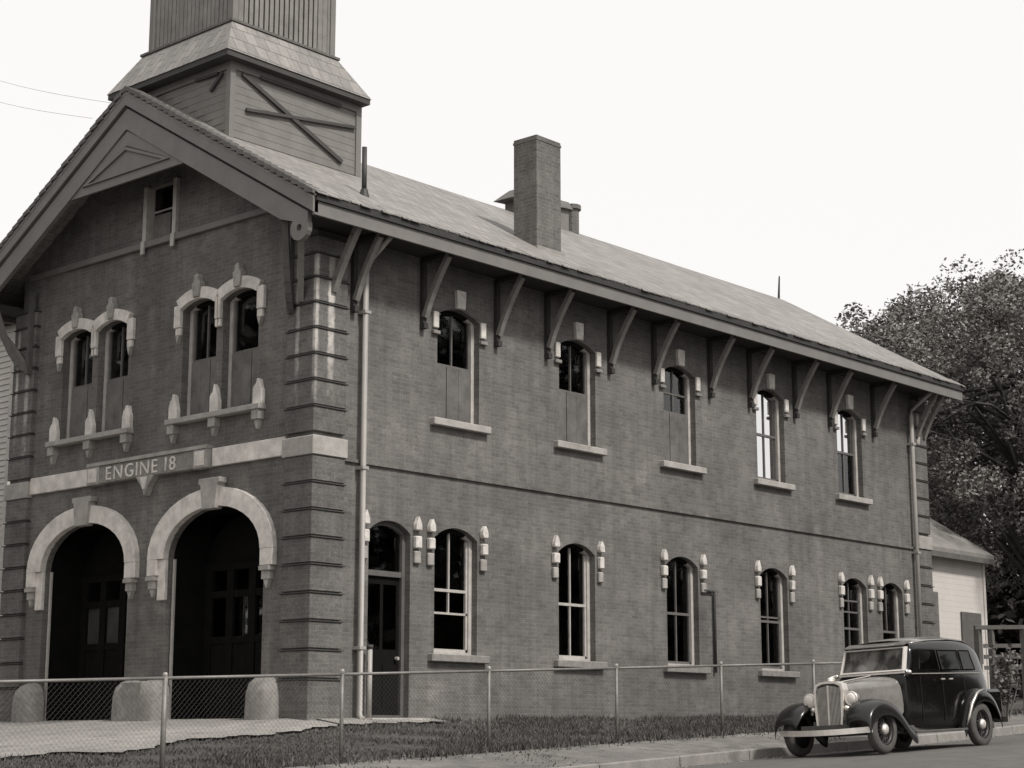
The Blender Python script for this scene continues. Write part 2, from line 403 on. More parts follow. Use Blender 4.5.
low_c = [3.31, 6.55, 9.82, 13.06, 16.33, 17.98]; low_hw = [.53, .525, .525, .52, .51, .48]
up_c = [3.34, 6.60, 9.83, 13.11, 16.34]; up_hw = .535
def loop_rect_arch(c, hw, z0, spring, crown):
    a = arch_pts(c, hw, spring, crown); return [(c-hw, z0), (c+hw, z0)]+[(p[0], p[1]) for p in reversed(a)]
DOOR = (1.72, .48)
side_holes = [loop_rect_arch(DOOR[0], DOOR[1], .03, 3.05, 3.24)]
side_holes += [loop_rect_arch(c, h, 1.10, 3.06, 3.25) for c, h in zip(low_c, low_hw)]
side_holes += [loop_rect_arch(c, up_hw, 5.10, 6.945, 7.10) for c in up_c]
wall('wall', SIDE, [(0, -.7), (L, -.2), (L, 7.95), (0, 7.95)], side_holes, .27, 'brick', house)
ARC = [(2.40, 1.265), (6.03, 1.285)]
UPF = [(1.895, .465), (2.99, .46), (5.47, .46), (6.565, .465)]
def ell_hole(c, hw, z0, spring, crown): return [(c-hw, z0), (c+hw, z0)]+list(reversed(ell_pts(c, hw, spring, crown)))
front_holes = [ell_hole(c, h, -.2, 2.72, 3.52) for c, h in ARC]
front_holes += [loop_rect_arch(c, h, 5.12, 7.05, 7.175) for c, h in UPF]
front_holes += [[(3.76, 8.50), (4.60, 8.50), (4.60, 9.5), (3.76, 9.5)]]
wall('wall', FRONT, [(0, -.7), (WD, -.7), (WD, rz(WD)-.1), (4.23, rz(4.23)-.1), (0, rz(0)-.1)], front_holes, .14, 'brick', house)
mb = MB(); mb.poly([(L, 0, -.3), (L, WD, -.3), (L, WD, rz(WD)-.1), (L, 4.23, rz(4.23)-.1), (L, 0, rz(0)-.1)]); hp(mb, 'wall', 'brick', recalc=False)
mb = MB(); mb.poly([(0, WD, -.8), (L, WD, -.3), (L, WD, 7.95), (0, WD, 7.95)]); hp(mb, 'wall', 'brick', recalc=False)
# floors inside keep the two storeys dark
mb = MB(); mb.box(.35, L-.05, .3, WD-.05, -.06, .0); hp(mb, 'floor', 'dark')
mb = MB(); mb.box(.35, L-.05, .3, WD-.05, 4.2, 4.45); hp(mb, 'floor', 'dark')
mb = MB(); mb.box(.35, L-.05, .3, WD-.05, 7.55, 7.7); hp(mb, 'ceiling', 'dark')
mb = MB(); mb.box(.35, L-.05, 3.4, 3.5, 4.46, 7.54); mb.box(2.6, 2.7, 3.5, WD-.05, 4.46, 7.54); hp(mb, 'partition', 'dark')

# projecting brick string course on the side
mb = MB(); mb.box(.62, 19.05, 0.0, .045, 4.11, 4.165, SIDE); hp(mb, 'string_course', 'brick')

# corner piers of separate quoin blocks
joints = [.62, 1.075, 1.525, 1.965, 2.41, 2.84, 3.275, 3.71, 4.15, 4.50, 4.93, 5.36, 5.785, 6.21, 6.63, 7.05, 7.45]
def pier(x0, x1, y0, y1, zb, top):
    mb = MB(); mb.box(x0+.05, x1-.03, y0+.05, y1-.03, zb, top); hp(mb, 'pier', 'brick_q')
    prev = zb
    for jz in joints+[top]:
        if jz > top+.01: break
        if jz-prev > .12:
            mb = MB(); mb.box(x0, x1, y0, y1, prev+.014, jz-.020)
            if not (4.1 < prev < 4.3): hp(mb, 'quoin_block', 'brick_q', bevel=.012)
            else:
                mb = MB(); mb.box(x0-.03, x1+.03, y0-.03, y1+.03, 4.13, 4.44); hp(mb, 'band_stone', 'stone_g', bevel=.012)
            # thin lip coloured dark as a shadow line at the head of each block
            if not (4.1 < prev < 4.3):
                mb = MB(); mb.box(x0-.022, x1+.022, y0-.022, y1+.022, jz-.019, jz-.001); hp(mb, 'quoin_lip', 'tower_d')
        prev = jz
pier(-.1, .6, -.1, .6, -.7, 7.75)
pier(-.1, .6, 7.86, 8.56, -.7, 7.75)
pier(19.16, 19.75, -.1, .6, -.3, 7.75)
# low brick buttress at the far corner
mb = MB(); mb.box(19.76, 20.45, .15, .55, -.2, 3.2); hp(mb, 'buttress', 'brick', bevel=.01)

# ---- front belt, sign
for y0, y1 in ((.64, 2.48), (5.92, 7.84)):
    mb = MB(); mb.box(y0, y1, 0, .06, 4.19, 4.50, FRONT); hp(mb, 'band_stone', 'stone', bevel=.01)
sign = hp((lambda m: (m.box(2.56, 5.84, 0, .14, 4.18, 4.50, FRONT), m)[1])(MB()), 'sign_panel', 'stone_d', bevel=.012)
mb = MB(); mb.box(2.50, 5.90, 0, .17, 4.50, 4.56, FRONT); mb.build('cornice_strip', 'stone_g', sign)
for y0, y1 in ((2.50, 2.86), (5.54, 5.90)):
    mb = MB(); mb.box(y0, y1, .0, .16, 4.17, 4.498, FRONT); mb.build('end_block', 'stone_g', sign, bevel=.012)
    mb = MB(); c = (y0+y1)/2
    mb.prism([(c-.13, 4.21), (c+.13, 4.21), (c+.13, 4.46), (c-.13, 4.46)], FRONT, .155, .175); mb.build('end_stone', 'stone', sign, bevel=.008)
mb = MB(); mb.prism([(4.45, 4.19), (4.38, 4.10), (4.28, 4.0), (4.2, 3.84), (4.12, 4.0), (4.02, 4.10), (3.95, 4.19)], FRONT, 0, .15); mb.build('pendant', 'stone_g', sign, bevel=.01)
for yy in (4.20,): 
    mb = MB()
    mb.prism([(yy-.10, 4.17), (yy+.10, 4.17), (yy+.03, 3.96), (yy-.03, 3.96)], FRONT, .152, .166)
    mb.build('pendant_flute', 'stone', sign)
word = 'ENGINE 18'; cur = 5.33
for ch in word:
    if ch == ' ': cur -= .13; continue
    fc = bpy.data.curves.new('letter', 'FONT'); fc.body = ch; fc.size = .34; fc.extrude = .012
    fo = bpy.data.objects.new('tmp', fc); COL.objects.link(fo); bpy.context.view_layer.update()
    me = bpy.data.meshes.new_from_object(fo.evaluated_get(bpy.context.evaluated_depsgraph_get())); bpy.data.objects.remove(fo)
    w_ = max(v.co.x for v in me.vertices); x0_ = min(v.co.x for v in me.vertices); k_ = 1.12
    for v in me.vertices: v.co = Vector((-.142-v.co.z, cur-(v.co.x-x0_)*k_, 4.222+v.co.y))
    me.name = 'letter' if ch.isalpha() else 'numeral'; me.materials.clear(); me.materials.append(M['stone'])
    lo = bpy.data.objects.new(me.name, me); COL.objects.link(lo); lo.parent = sign
    lo['label'] = ('raised pale letter ' if ch.isalpha() else 'raised pale numeral ')+ch+' on the sign band'
    cur -= (w_-x0_)*k_+.085

# ---- arched engine doors
for c, h in ARC:
    out = [(x_ if x_ < c else c+(x_-c)*(h+.44)/(h+.31), z_) for x_, z_ in ell_pts(c, h, 2.72, 3.52, 18, .31)]; inn = ell_pts(c, h, 2.72, 3.52, 18, -.004)
    mb = MB(); mb.band(out[:10], inn[:10], FRONT, -.02, .10); hood = hp(mb, 'arch_hood', 'stone', weld=True)
    mb = MB(); mb.band(out[9:], inn[9:], FRONT, -.02, .098); mb.build('arch_stone', 'stone', hood, weld=True)
    for s in (-1, 1):
        a, b = sorted((c+s*(h-.004 if s < 0 else h+.16), c+s*(h+.31 if s < 0 else h+.44)))
        mb = MB(); mb.box(a, b, -.02, .10, 2.44, 2.718, FRONT); mb.build('impost_stone', 'stone', hood, bevel=.01)
        a2, b2 = sorted((c+s*(h+.03 if s < 0 else h+.19), c+s*(h+.27 if s < 0 else h+.41)))
        mb = MB(); mb.box(a2, b2, 0, .14, 2.36, 2.43, FRONT); mb.box(a2+.03, b2-.03, 0, .10, 2.22, 2.36, FRONT); mb.prism([(a2+.05, 2.22), (b2-.05, 2.22), ((a2+b2)/2, 2.08)], FRONT, 0, .08)
        mb.build('drop_stone', 'stone_g', hood)
        if s > 0: mb = MB(); mb.box(c+h-.006, c+h+.20, -.03, .045, 2.02, 2.717, FRONT); mb.build('jamb_stone', 'stone', hood, bevel=.01)
    mb = MB(); mb.prism([(c-.17, 3.46), (c+.17, 3.46), (c+.23, 3.88), (c+.28, 3.89), (c+.28, 3.98), (c-.28, 3.98), (c-.28, 3.89), (c-.23, 3.88)], FRONT, 0, .17)
    mb.build('keystone', 'stone_g', hood, bevel=.01)
    # folding engine doors set back in the opening
    fr = MB(); fr.box(c-h, c-h+.1, -.92, -.8, -.05, 2.9, FRONT); fr.box(c-h, c+h, -.92, -.82, 2.55, 2.67, FRONT)
    df = hp(fr, 'engine_door', 'door')
    mb = MB(); mb.box(c+h-.085, c+h-.035, -.135, -.10, -.1, 2.72, FRONT); mb.build('door_post', 'frame', df)
    dl = MB(); dl.box(c-h+.1, c+h-.1, -.90, -.86, -.05, 1.35, FRONT)
    for i in range(5):
        yy = c-h+.1+(2*h-.2)*i/4; dl.box(yy-.09, yy+.09, -.91, -.83, -.04, 2.56, FRONT)
    dl.box(c-h+.1, c+h-.1, -.905, -.84, 1.3, 1.42, FRONT); dl.box(c-h+.1, c+h-.1, -.905, -.84, 2.08, 2.2, FRONT)
    dl.build('door_leaf', 'door', df)
    for i in range(4):
        a = c-h+.1+(2*h-.2)*i/4; b = c-h+.1+(2*h-.2)*(i+1)/4
        mb = MB(); mb.box(a+.09, b-.09, -.89, -.88, 1.42, 2.08, FRONT); mb.build('door_pane', 'doorpane' if c > 4 else 'glass', df)
    mb = MB()
    for i in range(16):
        p = ell_pts(c, h, 2.72, 3.52, 16)
        mb.prism([p[i], p[i+1], (p[i+1][0], 2.68), (p[i][0], 2.68)], FRONT, -.90, -.885)
    mb.build('transom_panel', 'door', df)
for c, h in ARC:
    mb = MB()
    for s in (-1, 1): a, b = sorted((c+s*(h+.0), c+s*(h+.06))); mb.box(a, b, -.95, -.141, -.1, 3.7, FRONT)
    mb.box(c-h, c+h, -.95, -.141, 3.55, 3.62, FRONT)
    hp(mb, 'door_lining', 'door')
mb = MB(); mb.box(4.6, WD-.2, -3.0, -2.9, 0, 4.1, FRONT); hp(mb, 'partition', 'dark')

# rounded granite wheel guards at the door jambs
def guard(y, x0):
    mb = MB(); prof = [(0, .345), (.25, .34), (.48, .33), (.62, .295), (.71, .21), (.755, .09), (.76, .0)]
    n = 10; b = 0
    for z, r in prof:
        for k in range(n+1):
            t = math.pi*k/n; q_ = max(r, .03); cs_ = math.cos(t); mb.v.append((x0-.02-abs(math.sin(t))**.6*q_*.95, y+(abs(cs_)**.6)*(1 if cs_ >= 0 else -1)*q_, z-.06))
    for i in range(len(prof)-1):
        for k in range(n): a = i*(n+1)+k; mb.f.append((a, a+1, a+n+2, a+n+1))
    return hp(mb, 'wheel_guard', 'stone_d', smooth=True, recalc=True)
for y in (.90, 3.76, 4.40, 7.42): guard(y, -.0)
for y in (4.06,): 
    mb = MB(); mb.box(3.80, 4.36, 0, .335, -.2, .655, FRONT); hp(mb, 'plinth_stone', 'stone_d', bevel=.02)

# ---- windows
def sash_window(fr, c, hw, z0, spring, crown, style, parent_part=None, depth=.10):
    """style: dict(meet, low, ...)"""
    loop = loop_rect_arch(c, hw, z0, spring, crown)
    inner = loop_rect_arch(c, hw-.075, z0+.05, spring-.0, crown-.075)
    mb = MB(); n = len(loop); hd = MB()
    for i in range(n):
        j = (i+1) % n; side_ = i in (0, 1, 2, 3, n-1, n-2, n-3)
        (mb if side_ else hd).prism([loop[i], loop[j], inner[j], inner[i]], fr, -depth-.09, -depth+.02)
    w = hp(mb, 'window', style.get('frame', 'frame'), weld=True)
    hd.build('shaded_frame_head', 'door', w, weld=True)  # head coloured near black for the shadow under the arch
    bar = style.get('bar', 'frame_d'); d = depth
    iw = hw-.075; meet = style['meet']
    s = MB()
    s.box(c-iw, c+iw, -d-.06, -d-.01, meet-.025, meet+.025, fr)
    if style.get('muntin', True): s.box(c-.014, c+.014, -d-.055, -d-.015, meet, crown-.06, fr)
    for q in style.get('bars', ()): s.box(c-iw, c+iw, -d-.055, -d-.012, q-.018, q+.018, fr)
    if style.get('low_muntin', False): s.box(c-.014, c+.014, -d-.06, -d-.02, style.get('low_m0', z0+.05), meet, fr)
    for sg in (-1, 1): s.box(c+sg*(iw-.02)-.02, c+sg*(iw-.02)+.02, -d-.06, -d-.012, z0+.05, spring, fr)
    s.box(c-iw, c+iw, -d-.06, -d-.012, z0+.05, z0+.10, fr)
    s.build('sash', bar, w)
    up = arch_pts(c, iw, spring, crown-.08, 8)
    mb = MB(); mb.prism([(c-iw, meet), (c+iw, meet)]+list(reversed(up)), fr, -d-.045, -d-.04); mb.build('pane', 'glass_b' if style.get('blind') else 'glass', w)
    if not style.get('open'):
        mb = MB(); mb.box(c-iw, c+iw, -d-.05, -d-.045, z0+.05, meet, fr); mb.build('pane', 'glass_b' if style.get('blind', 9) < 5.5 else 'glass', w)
    if style.get('screen'):
        zt = style['screen']; mb = MB(); k = 3
        for i in range(k):
            a = c-iw+2*iw*i/k; b = c-iw+2*iw*(i+1)/k
            mb.box(a+.006, b-.006, -d-.015, -d+.005+.006*(i % 2), z0+.04, zt, fr)
        mb.box(c-iw, c+iw, -d-.03, -d-.016, z0+.04, zt+.01, fr)
        mb.build('screen_panel', style.get('screen_mat', 'screen_side'), w)
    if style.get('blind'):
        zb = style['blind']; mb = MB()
        mb.prism([(c-iw, zb), (c+iw*style.get('reflected_sky_w', 1), zb), (c+iw*style.get('reflected_sky_w', 1), crown-.16), (c-iw, crown-.2)], fr, -d-.075, -d-.065); mb.build('blind', 'blind', w)  # white sheet behind the glass paints the sky's reflection
    if style.get('curtain_reflection'):
        mb = MB(); a = arch_pts(c, iw, spring, crown-.1, 6)
        mb.prism([(c-iw, meet-.1), (c+iw, meet-.1)]+list(reversed(a)), fr, -d-.2, -d-.18); mb.build('curtain_reflection', 'curtain_reflection', w)  # mottled sheet: paints tree reflections in the side windows, curtains at the front
    return w
def sill(w, fr, a, b, z0, z1, proud=.12, mat='stone_g'):
    mb = MB(); mb.box(a, b, -.2, proud, z0, z1, fr); return mb.build('sill', mat, w, bevel=.012)
LOW = [dict(meet=2.19, bars=(1.80,), low_muntin=True, low_m0=1.8, bar='frame', open=True), dict(meet=2.13, low_muntin=True, bar='frame'), dict(meet=2.13, low_muntin=True, bar='frame_d'),
       dict(meet=2.13, low_muntin=True, bars=(2.22,), bar='frame_d'), dict(meet=2.13, bars=(2.5, 2.75), low_muntin=True, bar='frame_d'), dict(meet=2.13, bar='frame_d')]
for c, h, st in zip(low_c, low_hw, LOW):
    w = sash_window(SIDE, c, h, 1.10, 3.06, 3.25, st, depth=.15)
    sill(w, SIDE, c-.68, c+.74, .97, 1.098, mat='stone_d')
UP = [dict(meet=6.1, screen=6.09, curtain_reflection=1), dict(meet=6.12, screen=6.12, curtain_reflection=1), dict(meet=6.16, screen=6.14, curtain_reflection=1, bars=(6.55,)),
      dict(meet=6.12, blind=5.17, low_muntin=True), dict(meet=6.12, blind=5.98, reflected_sky_w=.55, low_muntin=True)]
for c, st in zip(up_c, UP):
    w = sash_window(SIDE, c, up_hw, 5.10, 6.945, 7.10, st, depth=.15)
    sill(w, SIDE, c-.70, c+.74, 4.97, 5.098, mat='stone_g')
    mb = MB(); mb.prism([(c-.10, 7.112), (c+.10, 7.112), (c+.12, 7.44), (c-.12, 7.44)], SIDE, 0, .08); mb.build('keystone', 'stone_w' if c < 14 else 'stone', w, bevel=.008)
    for s in (-1, 1):
        a, b = sorted((c+s*(up_hw+.004), c+s*(up_hw+.135)))
        mb = MB(); mb.box(a, b, 0, .055, 6.68, 6.97, SIDE); mb.build('springer_stone', 'stone_w', w, bevel=.012)
        mb = MB(); mb.box(a-.02, b+.02, 0, .07, 6.57, 6.635, SIDE); mb.build('label_stop', 'stone_d', w, bevel=.008)

# stacked drop stones beside the lower openings
def drops(u):
    r = lambda k=.012: random.uniform(-k, k)
    mb = MB(); mb.prism([(u-.058+r(), 3.125), (u+.058+r(), 3.125), (u+.072, 3.17+r()), (u+.064, 3.24+r()), (u+.03, 3.31), (u+r(), 3.36+r()), (u-.03, 3.31), (u-.064, 3.24+r()), (u-.072, 3.17+r())], SIDE, 0, .10); d = hp(mb, 'drop_stone', 'stone_w', bevel=.012)
    mb = MB(); mb.box(u-.068+r(), u+.068+r(), 0, .095, 2.83+r(), 3.03+r(), SIDE); mb.build('drop_block', 'stone_w', d, bevel=.018)
    mb = MB(); mb.box(u-.068+r(), u+.066+r(), 0, .07, 2.56+r(), 2.77+r(), SIDE); mb.build('drop_block', 'stone_g', d, bevel=.018)
for c, h in [(DOOR[0], DOOR[1])]+list(zip(low_c, low_hw)):
    for s in (-1, 1):
        u = c+s*(h+.125)
        drops(u)

# side entrance door
c, h = DOOR
mb = MB(); loop = loop_rect_arch(c, h, .03, 3.05, 3.24); inn = loop_rect_arch(c, h-.07, .08, 3.03, 3.17)
for i in range(len(loop)):
    j = (i+1) % len(loop); mb.prism([loop[i], loop[j], inn[j], inn[i]], SIDE, -.22, -.12)
mb.box(c-h+.07, c+h-.07, -.21, -.13, 2.33, 2.42, SIDE)
sd_ = hp(mb, 'side_door', 'trim_d', weld=True)
mb = MB(); mb.box(c-h+.07, c+h-.07, -.21, -.18, .05, 2.33, SIDE)
for a, b, z0, z1 in ((-.34, -.04, .2, .9), (.04, .34, .2, .9)): mb.box(c+a, c+b, -.18, -.165, z0, z1, SIDE)
mb.build('door_leaf', 'door', sd_)
for s in (-1, 1):
    mb = MB(); mb.box(c+min(s*.04, s*.34), c+max(s*.04, s*.34), -.178, -.170, 1.15, 2.2, SIDE); mb.build('door_pane', 'glass', sd_)
mb = MB(); a = arch_pts(c, h-.07, 3.03, 3.16, 8); mb.prism([(c-h+.07, 2.42), (c+h-.07, 2.42)]+list(reversed(a)), SIDE, -.19, -.18); mb.build('transom_pane', 'glass', sd_)
mb = MB(); mb.tube([SIDE(c+.33, -.16, 1.0), SIDE(c+.33, -.10, 1.0)], .03, 8); mb.build('door_knob', 'chrome', sd_)
mb = MB(); mb.box(c-.62, c+.7, -.05, .3, -.25, .028, SIDE); mb.build('door_step', 'stone_g', sd_, bevel=.015)

# ---- front upper windows in pairs
for pi, (i0, i1) in enumerate(((0, 1), (2, 3))):
    for i in (i0, i1):
        c, h = UPF[i]
        st = dict(meet=6.14, screen=6.12, screen_mat='screen', curtain_reflection=(i in (2, 1)), frame='frame', muntin=(i != 0))
        w = sash_window(FRONT, c, h, 5.12, 7.05, 7.175, st, depth=.16)
        out = arch_pts(c, h+.01, 7.05, 7.18, 10, .20); inn = arch_pts(c, h+.01, 7.05, 7.18, 10, .0)
        mb = MB(); mb.band(out, inn, FRONT, -.01-.002*i, .085+.004*i); hood = mb.build('window_hood', 'stone', w, weld=True)
        for s in (-1, 1):
            inward = (s > 0) == (i == i0)   # middle side shares the space between the two windows
            a, b = sorted((c+s*(h+.012), c+s*(h+(.075 if inward else .19))))
            mb = MB(); mb.box(a, b, 0, .08, 6.74, 7.135, FRONT); mb.build('springer_stone', 'stone', w, bevel=.012)
            a, b = sorted((c+s*(h+.012), c+s*(h+(.07 if inward else .15))))
            mb = MB(); mb.box(a, b, 0, .065, 6.60, 6.735, FRONT); mb.build('springer_stone', 'stone', w, bevel=.012)
            if not inward:
                mb = MB(); mb.prism([(a+.02, 6.595), (b-.02, 6.595), ((a+b)/2, 6.46)], FRONT, 0, .07); mb.build('label_stop', 'stone_g', w)
        mb = MB(); mb.prism([(c-.075, 7.2), (c+.075, 7.2), (c+.11, 7.44), (c+.10, 7.47), (c+.06, 7.49), (c+.055, 7.58), (c, 7.62), (c-.055, 7.58), (c-.06, 7.49), (c-.10, 7.47), (c-.11, 7.44)], FRONT, 0, .13); mb.build('keystone', 'stone_g', w, bevel=.01)
    a = UPF[i0][0]-UPF[i0][1]-.24; b = UPF[i1][0]+UPF[i1][1]+.24
    s = hp((lambda m: (m.box(a, b, -.1, .16, 5.02, 5.115, FRONT), m)[1])(MB()), 'sill', 'stone_g', bevel=.01)
    mid = (UPF[i0][0]+UPF[i0][1]+UPF[i1][0]-UPF[i1][1])/2
    for u in (a+.13, mid, b-.13):
        ww = .115
        mb = MB(); mb.prism([(u-ww, 5.117), (u+ww, 5.117), (u+ww, 5.34+random.uniform(-.03, .06)), (u+ww*.7, 5.44), (u+ww*.35, 5.47), (u+ww*.1, 5.57+random.uniform(-.04, .05)), (u-ww*.4, 5.53), (u-ww*.7, 5.40), (u-ww, 5.34+random.uniform(-.06, .05))], FRONT, 0, .09); mb.build('sill_finial', 'stone', s, bevel=.008)
        mb = MB(); mb.box(u-.09, u+.09, 0, .13, 4.86, 5.018, FRONT); mb.prism([(u-.07, 4.86), (u+.07, 4.86), (u, 4.70)], FRONT, 0, .09); mb.build('sill_corbel', 'stone_g', s)

# attic window and string course of the gable
mb = MB(); mb.box(.25, 8.2, 0, .07, 8.38, 8.495, FRONT); hp(mb, 'gable_string', 'trim', bevel=.008)
mb = MB()
for y0 in (3.70, 4.56): mb.box(y0, y0+.10, -.12, .07, 8.497, 9.52, FRONT)
mb.box(3.8, 4.56, -.12, -.10, 9.05, 9.08, FRONT)
aw = hp(mb, 'attic_window', 'frame')
mb = MB(); mb.box(3.8, 4.56, -.11, -.105, 8.5, 9.5, FRONT); mb.build('pane', 'glass', aw)
mb = MB(); mb.box(4.02, 4.5, -.09, -.06, 8.5, 8.98, FRONT); mb.build('screen_panel', 'screen', aw)
for y0 in (3.70, 4.56):
    mb = MB(); mb.box(y0, y0+.10, .072, .10, 8.26, 8.50, FRONT); mb.build('frame_foot', 'frame', aw)

# ---- roof
X0, X1 = -.85, 20.33
mb = MB(); t = .07
for s in (0, 1):
    f = (lambda y: y) if s == 0 else (lambda y: 8.46-y)
    ya, yb = f(-.85), f(4.23)
    for dz in (0,):
        P = [(X0, ya, RE), (X1, ya, RE), (X1, yb, rz(4.23)), (X0, yb, rz(4.23))]; Q = [(p[0], p[1], p[2]-t) for p in P]
        b = len(mb.v); mb.v += P+Q
        mb.f += [tuple(b+i for i in q) for q in ((0, 1, 2, 3), (7, 6, 5, 4), (0, 4, 5, 1), (1, 5, 6, 2), (3, 2, 6, 7), (0, 3, 7, 4))]
roof = hp(mb, 'roof', 'slate')
# eave course: separate slates overhanging the gutter
x = X0
while x < X1-.05:
    w = random.uniform(.2, .27); w = min(w, X1-x); d = random.uniform(-.02, .03)
    mb = MB(); yo = -.89-d; y1 = -.55; zz = lambda y: RE+RS*(y+.85)+.014
    P = [(x+.008, yo, zz(yo)), (x+w-.008, yo, zz(yo)), (x+w-.008, y1, zz(y1)), (x+.008, y1, zz(y1))]
    mb.v += [(p[0], p[1], p[2]-.018) for p in P]+[(p[0], p[1], p[2]+random.uniform(.0, .008)) for p in P]
    mb.f += [(3, 2, 1, 0), (4, 5, 6, 7), (0, 1, 5, 4), (1, 2, 6, 5), (2, 3, 7, 6), (3, 0, 4, 7)]
    mb.build('eave_slate', 'slate', roof); x += w
# verge slates along the gable edge
for s in (0, 1):
    y = -.85
    while y < 4.15:
        w = .17; f = (lambda v: v) if s == 0 else (lambda v: 8.46-v)
        a, b = y, min(y+w, 4.2); ov = random.uniform(0, .02)
        mb = MB(); za, zb = RE+RS*(a+.85), RE+RS*(b+.85)
        P = [(X0-.04-ov, f(a), za+.03), (X0+.25, f(a), za+.03), (X0+.25, f(b+.03), zb+.022), (X0-.04-ov, f(b+.03), zb+.022)]
        mb.v += [(p[0], p[1], p[2]-.1+(.03 if i < 2 else 0)) for i, p in enumerate(P)]+P
        mb.f += [(3, 2, 1, 0), (4, 5, 6, 7), (0, 1, 5, 4), (1, 2, 6, 5), (2, 3, 7, 6), (3, 0, 4, 7)]
        mb.build('verge_slate', 'slate_d', roof); y += w
# fascia, gutter, soffit
for s in (0, 1):
    f = (lambda y: y) if s == 0 else (lambda y: 8.46-y)
    mb = MB(); ys = sorted((f(-.83), f(-.78))); mb.box(X0+.02, X1-.04, ys[0], ys[1], 7.77, 7.995); hp(mb, 'fascia', 'trim')
    mb = MB(); ys = sorted((f(-.87), f(-.775))); mb.box(X0+.03, X1-.03, ys[0], ys[1], 7.998, RE-.035); hp(mb, 'gutter', 'gut')
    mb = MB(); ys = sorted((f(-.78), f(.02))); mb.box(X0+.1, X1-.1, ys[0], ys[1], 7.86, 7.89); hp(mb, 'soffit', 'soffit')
# gable rake: crown moulding, bargeboard, collar panel
def rake(y0, y1, top, bot, x0, x1, name, mat):
    for s in (0, 1):
        f = (lambda y: y) if s == 0 else (lambda y: 8.46-y)
        mb = MB(); L_ = [(f(y0), rz(y0)+top), (f(y1), rz(y1)+top), (f(y1), rz(y1)+bot), (f(y0), rz(y0)+bot)]
        mb.prism(L_, lambda u, n, z: (n, u, z), x0, x1); hp(mb, name, mat)
rake(-.83, 4.23, -.085, -.15, -.875, -.74, 'rake_moulding', 'trim')
rake(-.83, 4.23, -.152, -.345, -.87, -.76, 'rake_moulding', 'trim')
for s in (0, 1):
    f = (lambda y: y) if s == 0 else (lambda y: 8.46-y)
    # pierced roundel closing each bargeboard
    yc, zcn = f(-.47), 7.62; mb = MB(); n = 18
    o_ = [(yc+.21*math.cos(2*math.pi*k/n), zcn+.21*math.sin(2*math.pi*k/n)) for k in range(n+1)]; i_ = [(yc+.06*math.cos(2*math.pi*k/n), zcn+.06*math.sin(2*math.pi*k/n)) for k in range(n+1)]
    mb.band(o_, i_, lambda u, nn, z: (nn, u, z), -.83, -.735); hp(mb, 'roundel', 'trim', weld=True)
    mb = MB(); mb.prism([(f(-.66), rz(-.66)-.40), (f(4.23), rz(4.23)-.40), (f(4.23), rz(4.23)-.79), (f(.0), rz(0)-.79), (f(-.22), 7.78), (f(-.66), 7.66)], lambda u, nn, z: (nn, u, z), -.825, -.74); hp(mb, 'bargeboard', 'trim')
    # curved brace from the pier up to the roundel
    pts = []
    for k in range(9):
        tt = k/8; yy = .28-.72*tt**1.0*.9; xx = -.10-.60*tt; pts.append((xx, f(yy), 6.70+.95*tt+.12*math.sin(math.pi*tt)))
    mb = MB()
    for k in range(8): mb.beam(pts[k], pts[k+1], .10, .14)
    hp(mb, 'bracket', 'bracket')
    pts = [(-.1-.62*k/8, f(.50-.5*k/8), 6.55+1.5*(k/8)-.35*math.sin(math.pi*k/8)) for k in range(9)]; mb = MB()
    for k in range(8): mb.beam(pts[k], pts[k+1], .10, .13)
    mb.beam((-.14, f(.5), 6.5), (-.14, f(.5), 8.1), .1, .08, up=(0, 1, 0)); hp(mb, 'bracket', 'trim_d')
# collar panel in the gable peak
zb = 9.37; ylo = 4.23-(rz(4.23)-.79-zb)/RS
cp = MB(); cp.prism([(ylo-.15, zb), (8.46-ylo+.15, zb), (4.23, rz(4.23)-.82)], lambda u, n, z: (n, u, z), -.80, -.755); cpo = hp(cp, 'collar_panel', 'trim')
T = [(ylo+.38, zb+.16), (8.46-ylo-.38, zb+.16), (4.23, rz(4.23)-1.13)]
def shrink(T, k): g_ = (sum(p[0] for p in T)/3, sum(p[1] for p in T)/3); return [(g_[0]+(p[0]-g_[0])*k, g_[1]+(p[1]-g_[1])*k) for p in T]
T2 = shrink(T, .86); mb = MB()
for i in range(3): j = (i+1) % 3; mb.prism([T[i], T[j], T2[j], T2[i]], lambda u, n, z: (n, u, z), -.835, -.80)
mb.build('panel_moulding', 'trim', cpo, weld=True)
for s in (0, 1):
    a, b = (T[2], T[0]) if s == 0 else (T[2], T[1])
    d = .05; mb = MB(); up_ = .045; mb.prism([(a[0], a[1]+up_), (b[0], b[1]+up_*.3), (b[0], b[1]+.012), (a[0], a[1]+.012)], lambda u, n, z: (n, u, z), -.803, -.79); mb.build('panel_groove', 'tower_d', cpo)
rake(-.8, 4.23, -.35, -.43, -.775, -.765, 'rake_shadow_board', 'soffit')  # near-black strip paints the shadow line between moulding and bargeboard

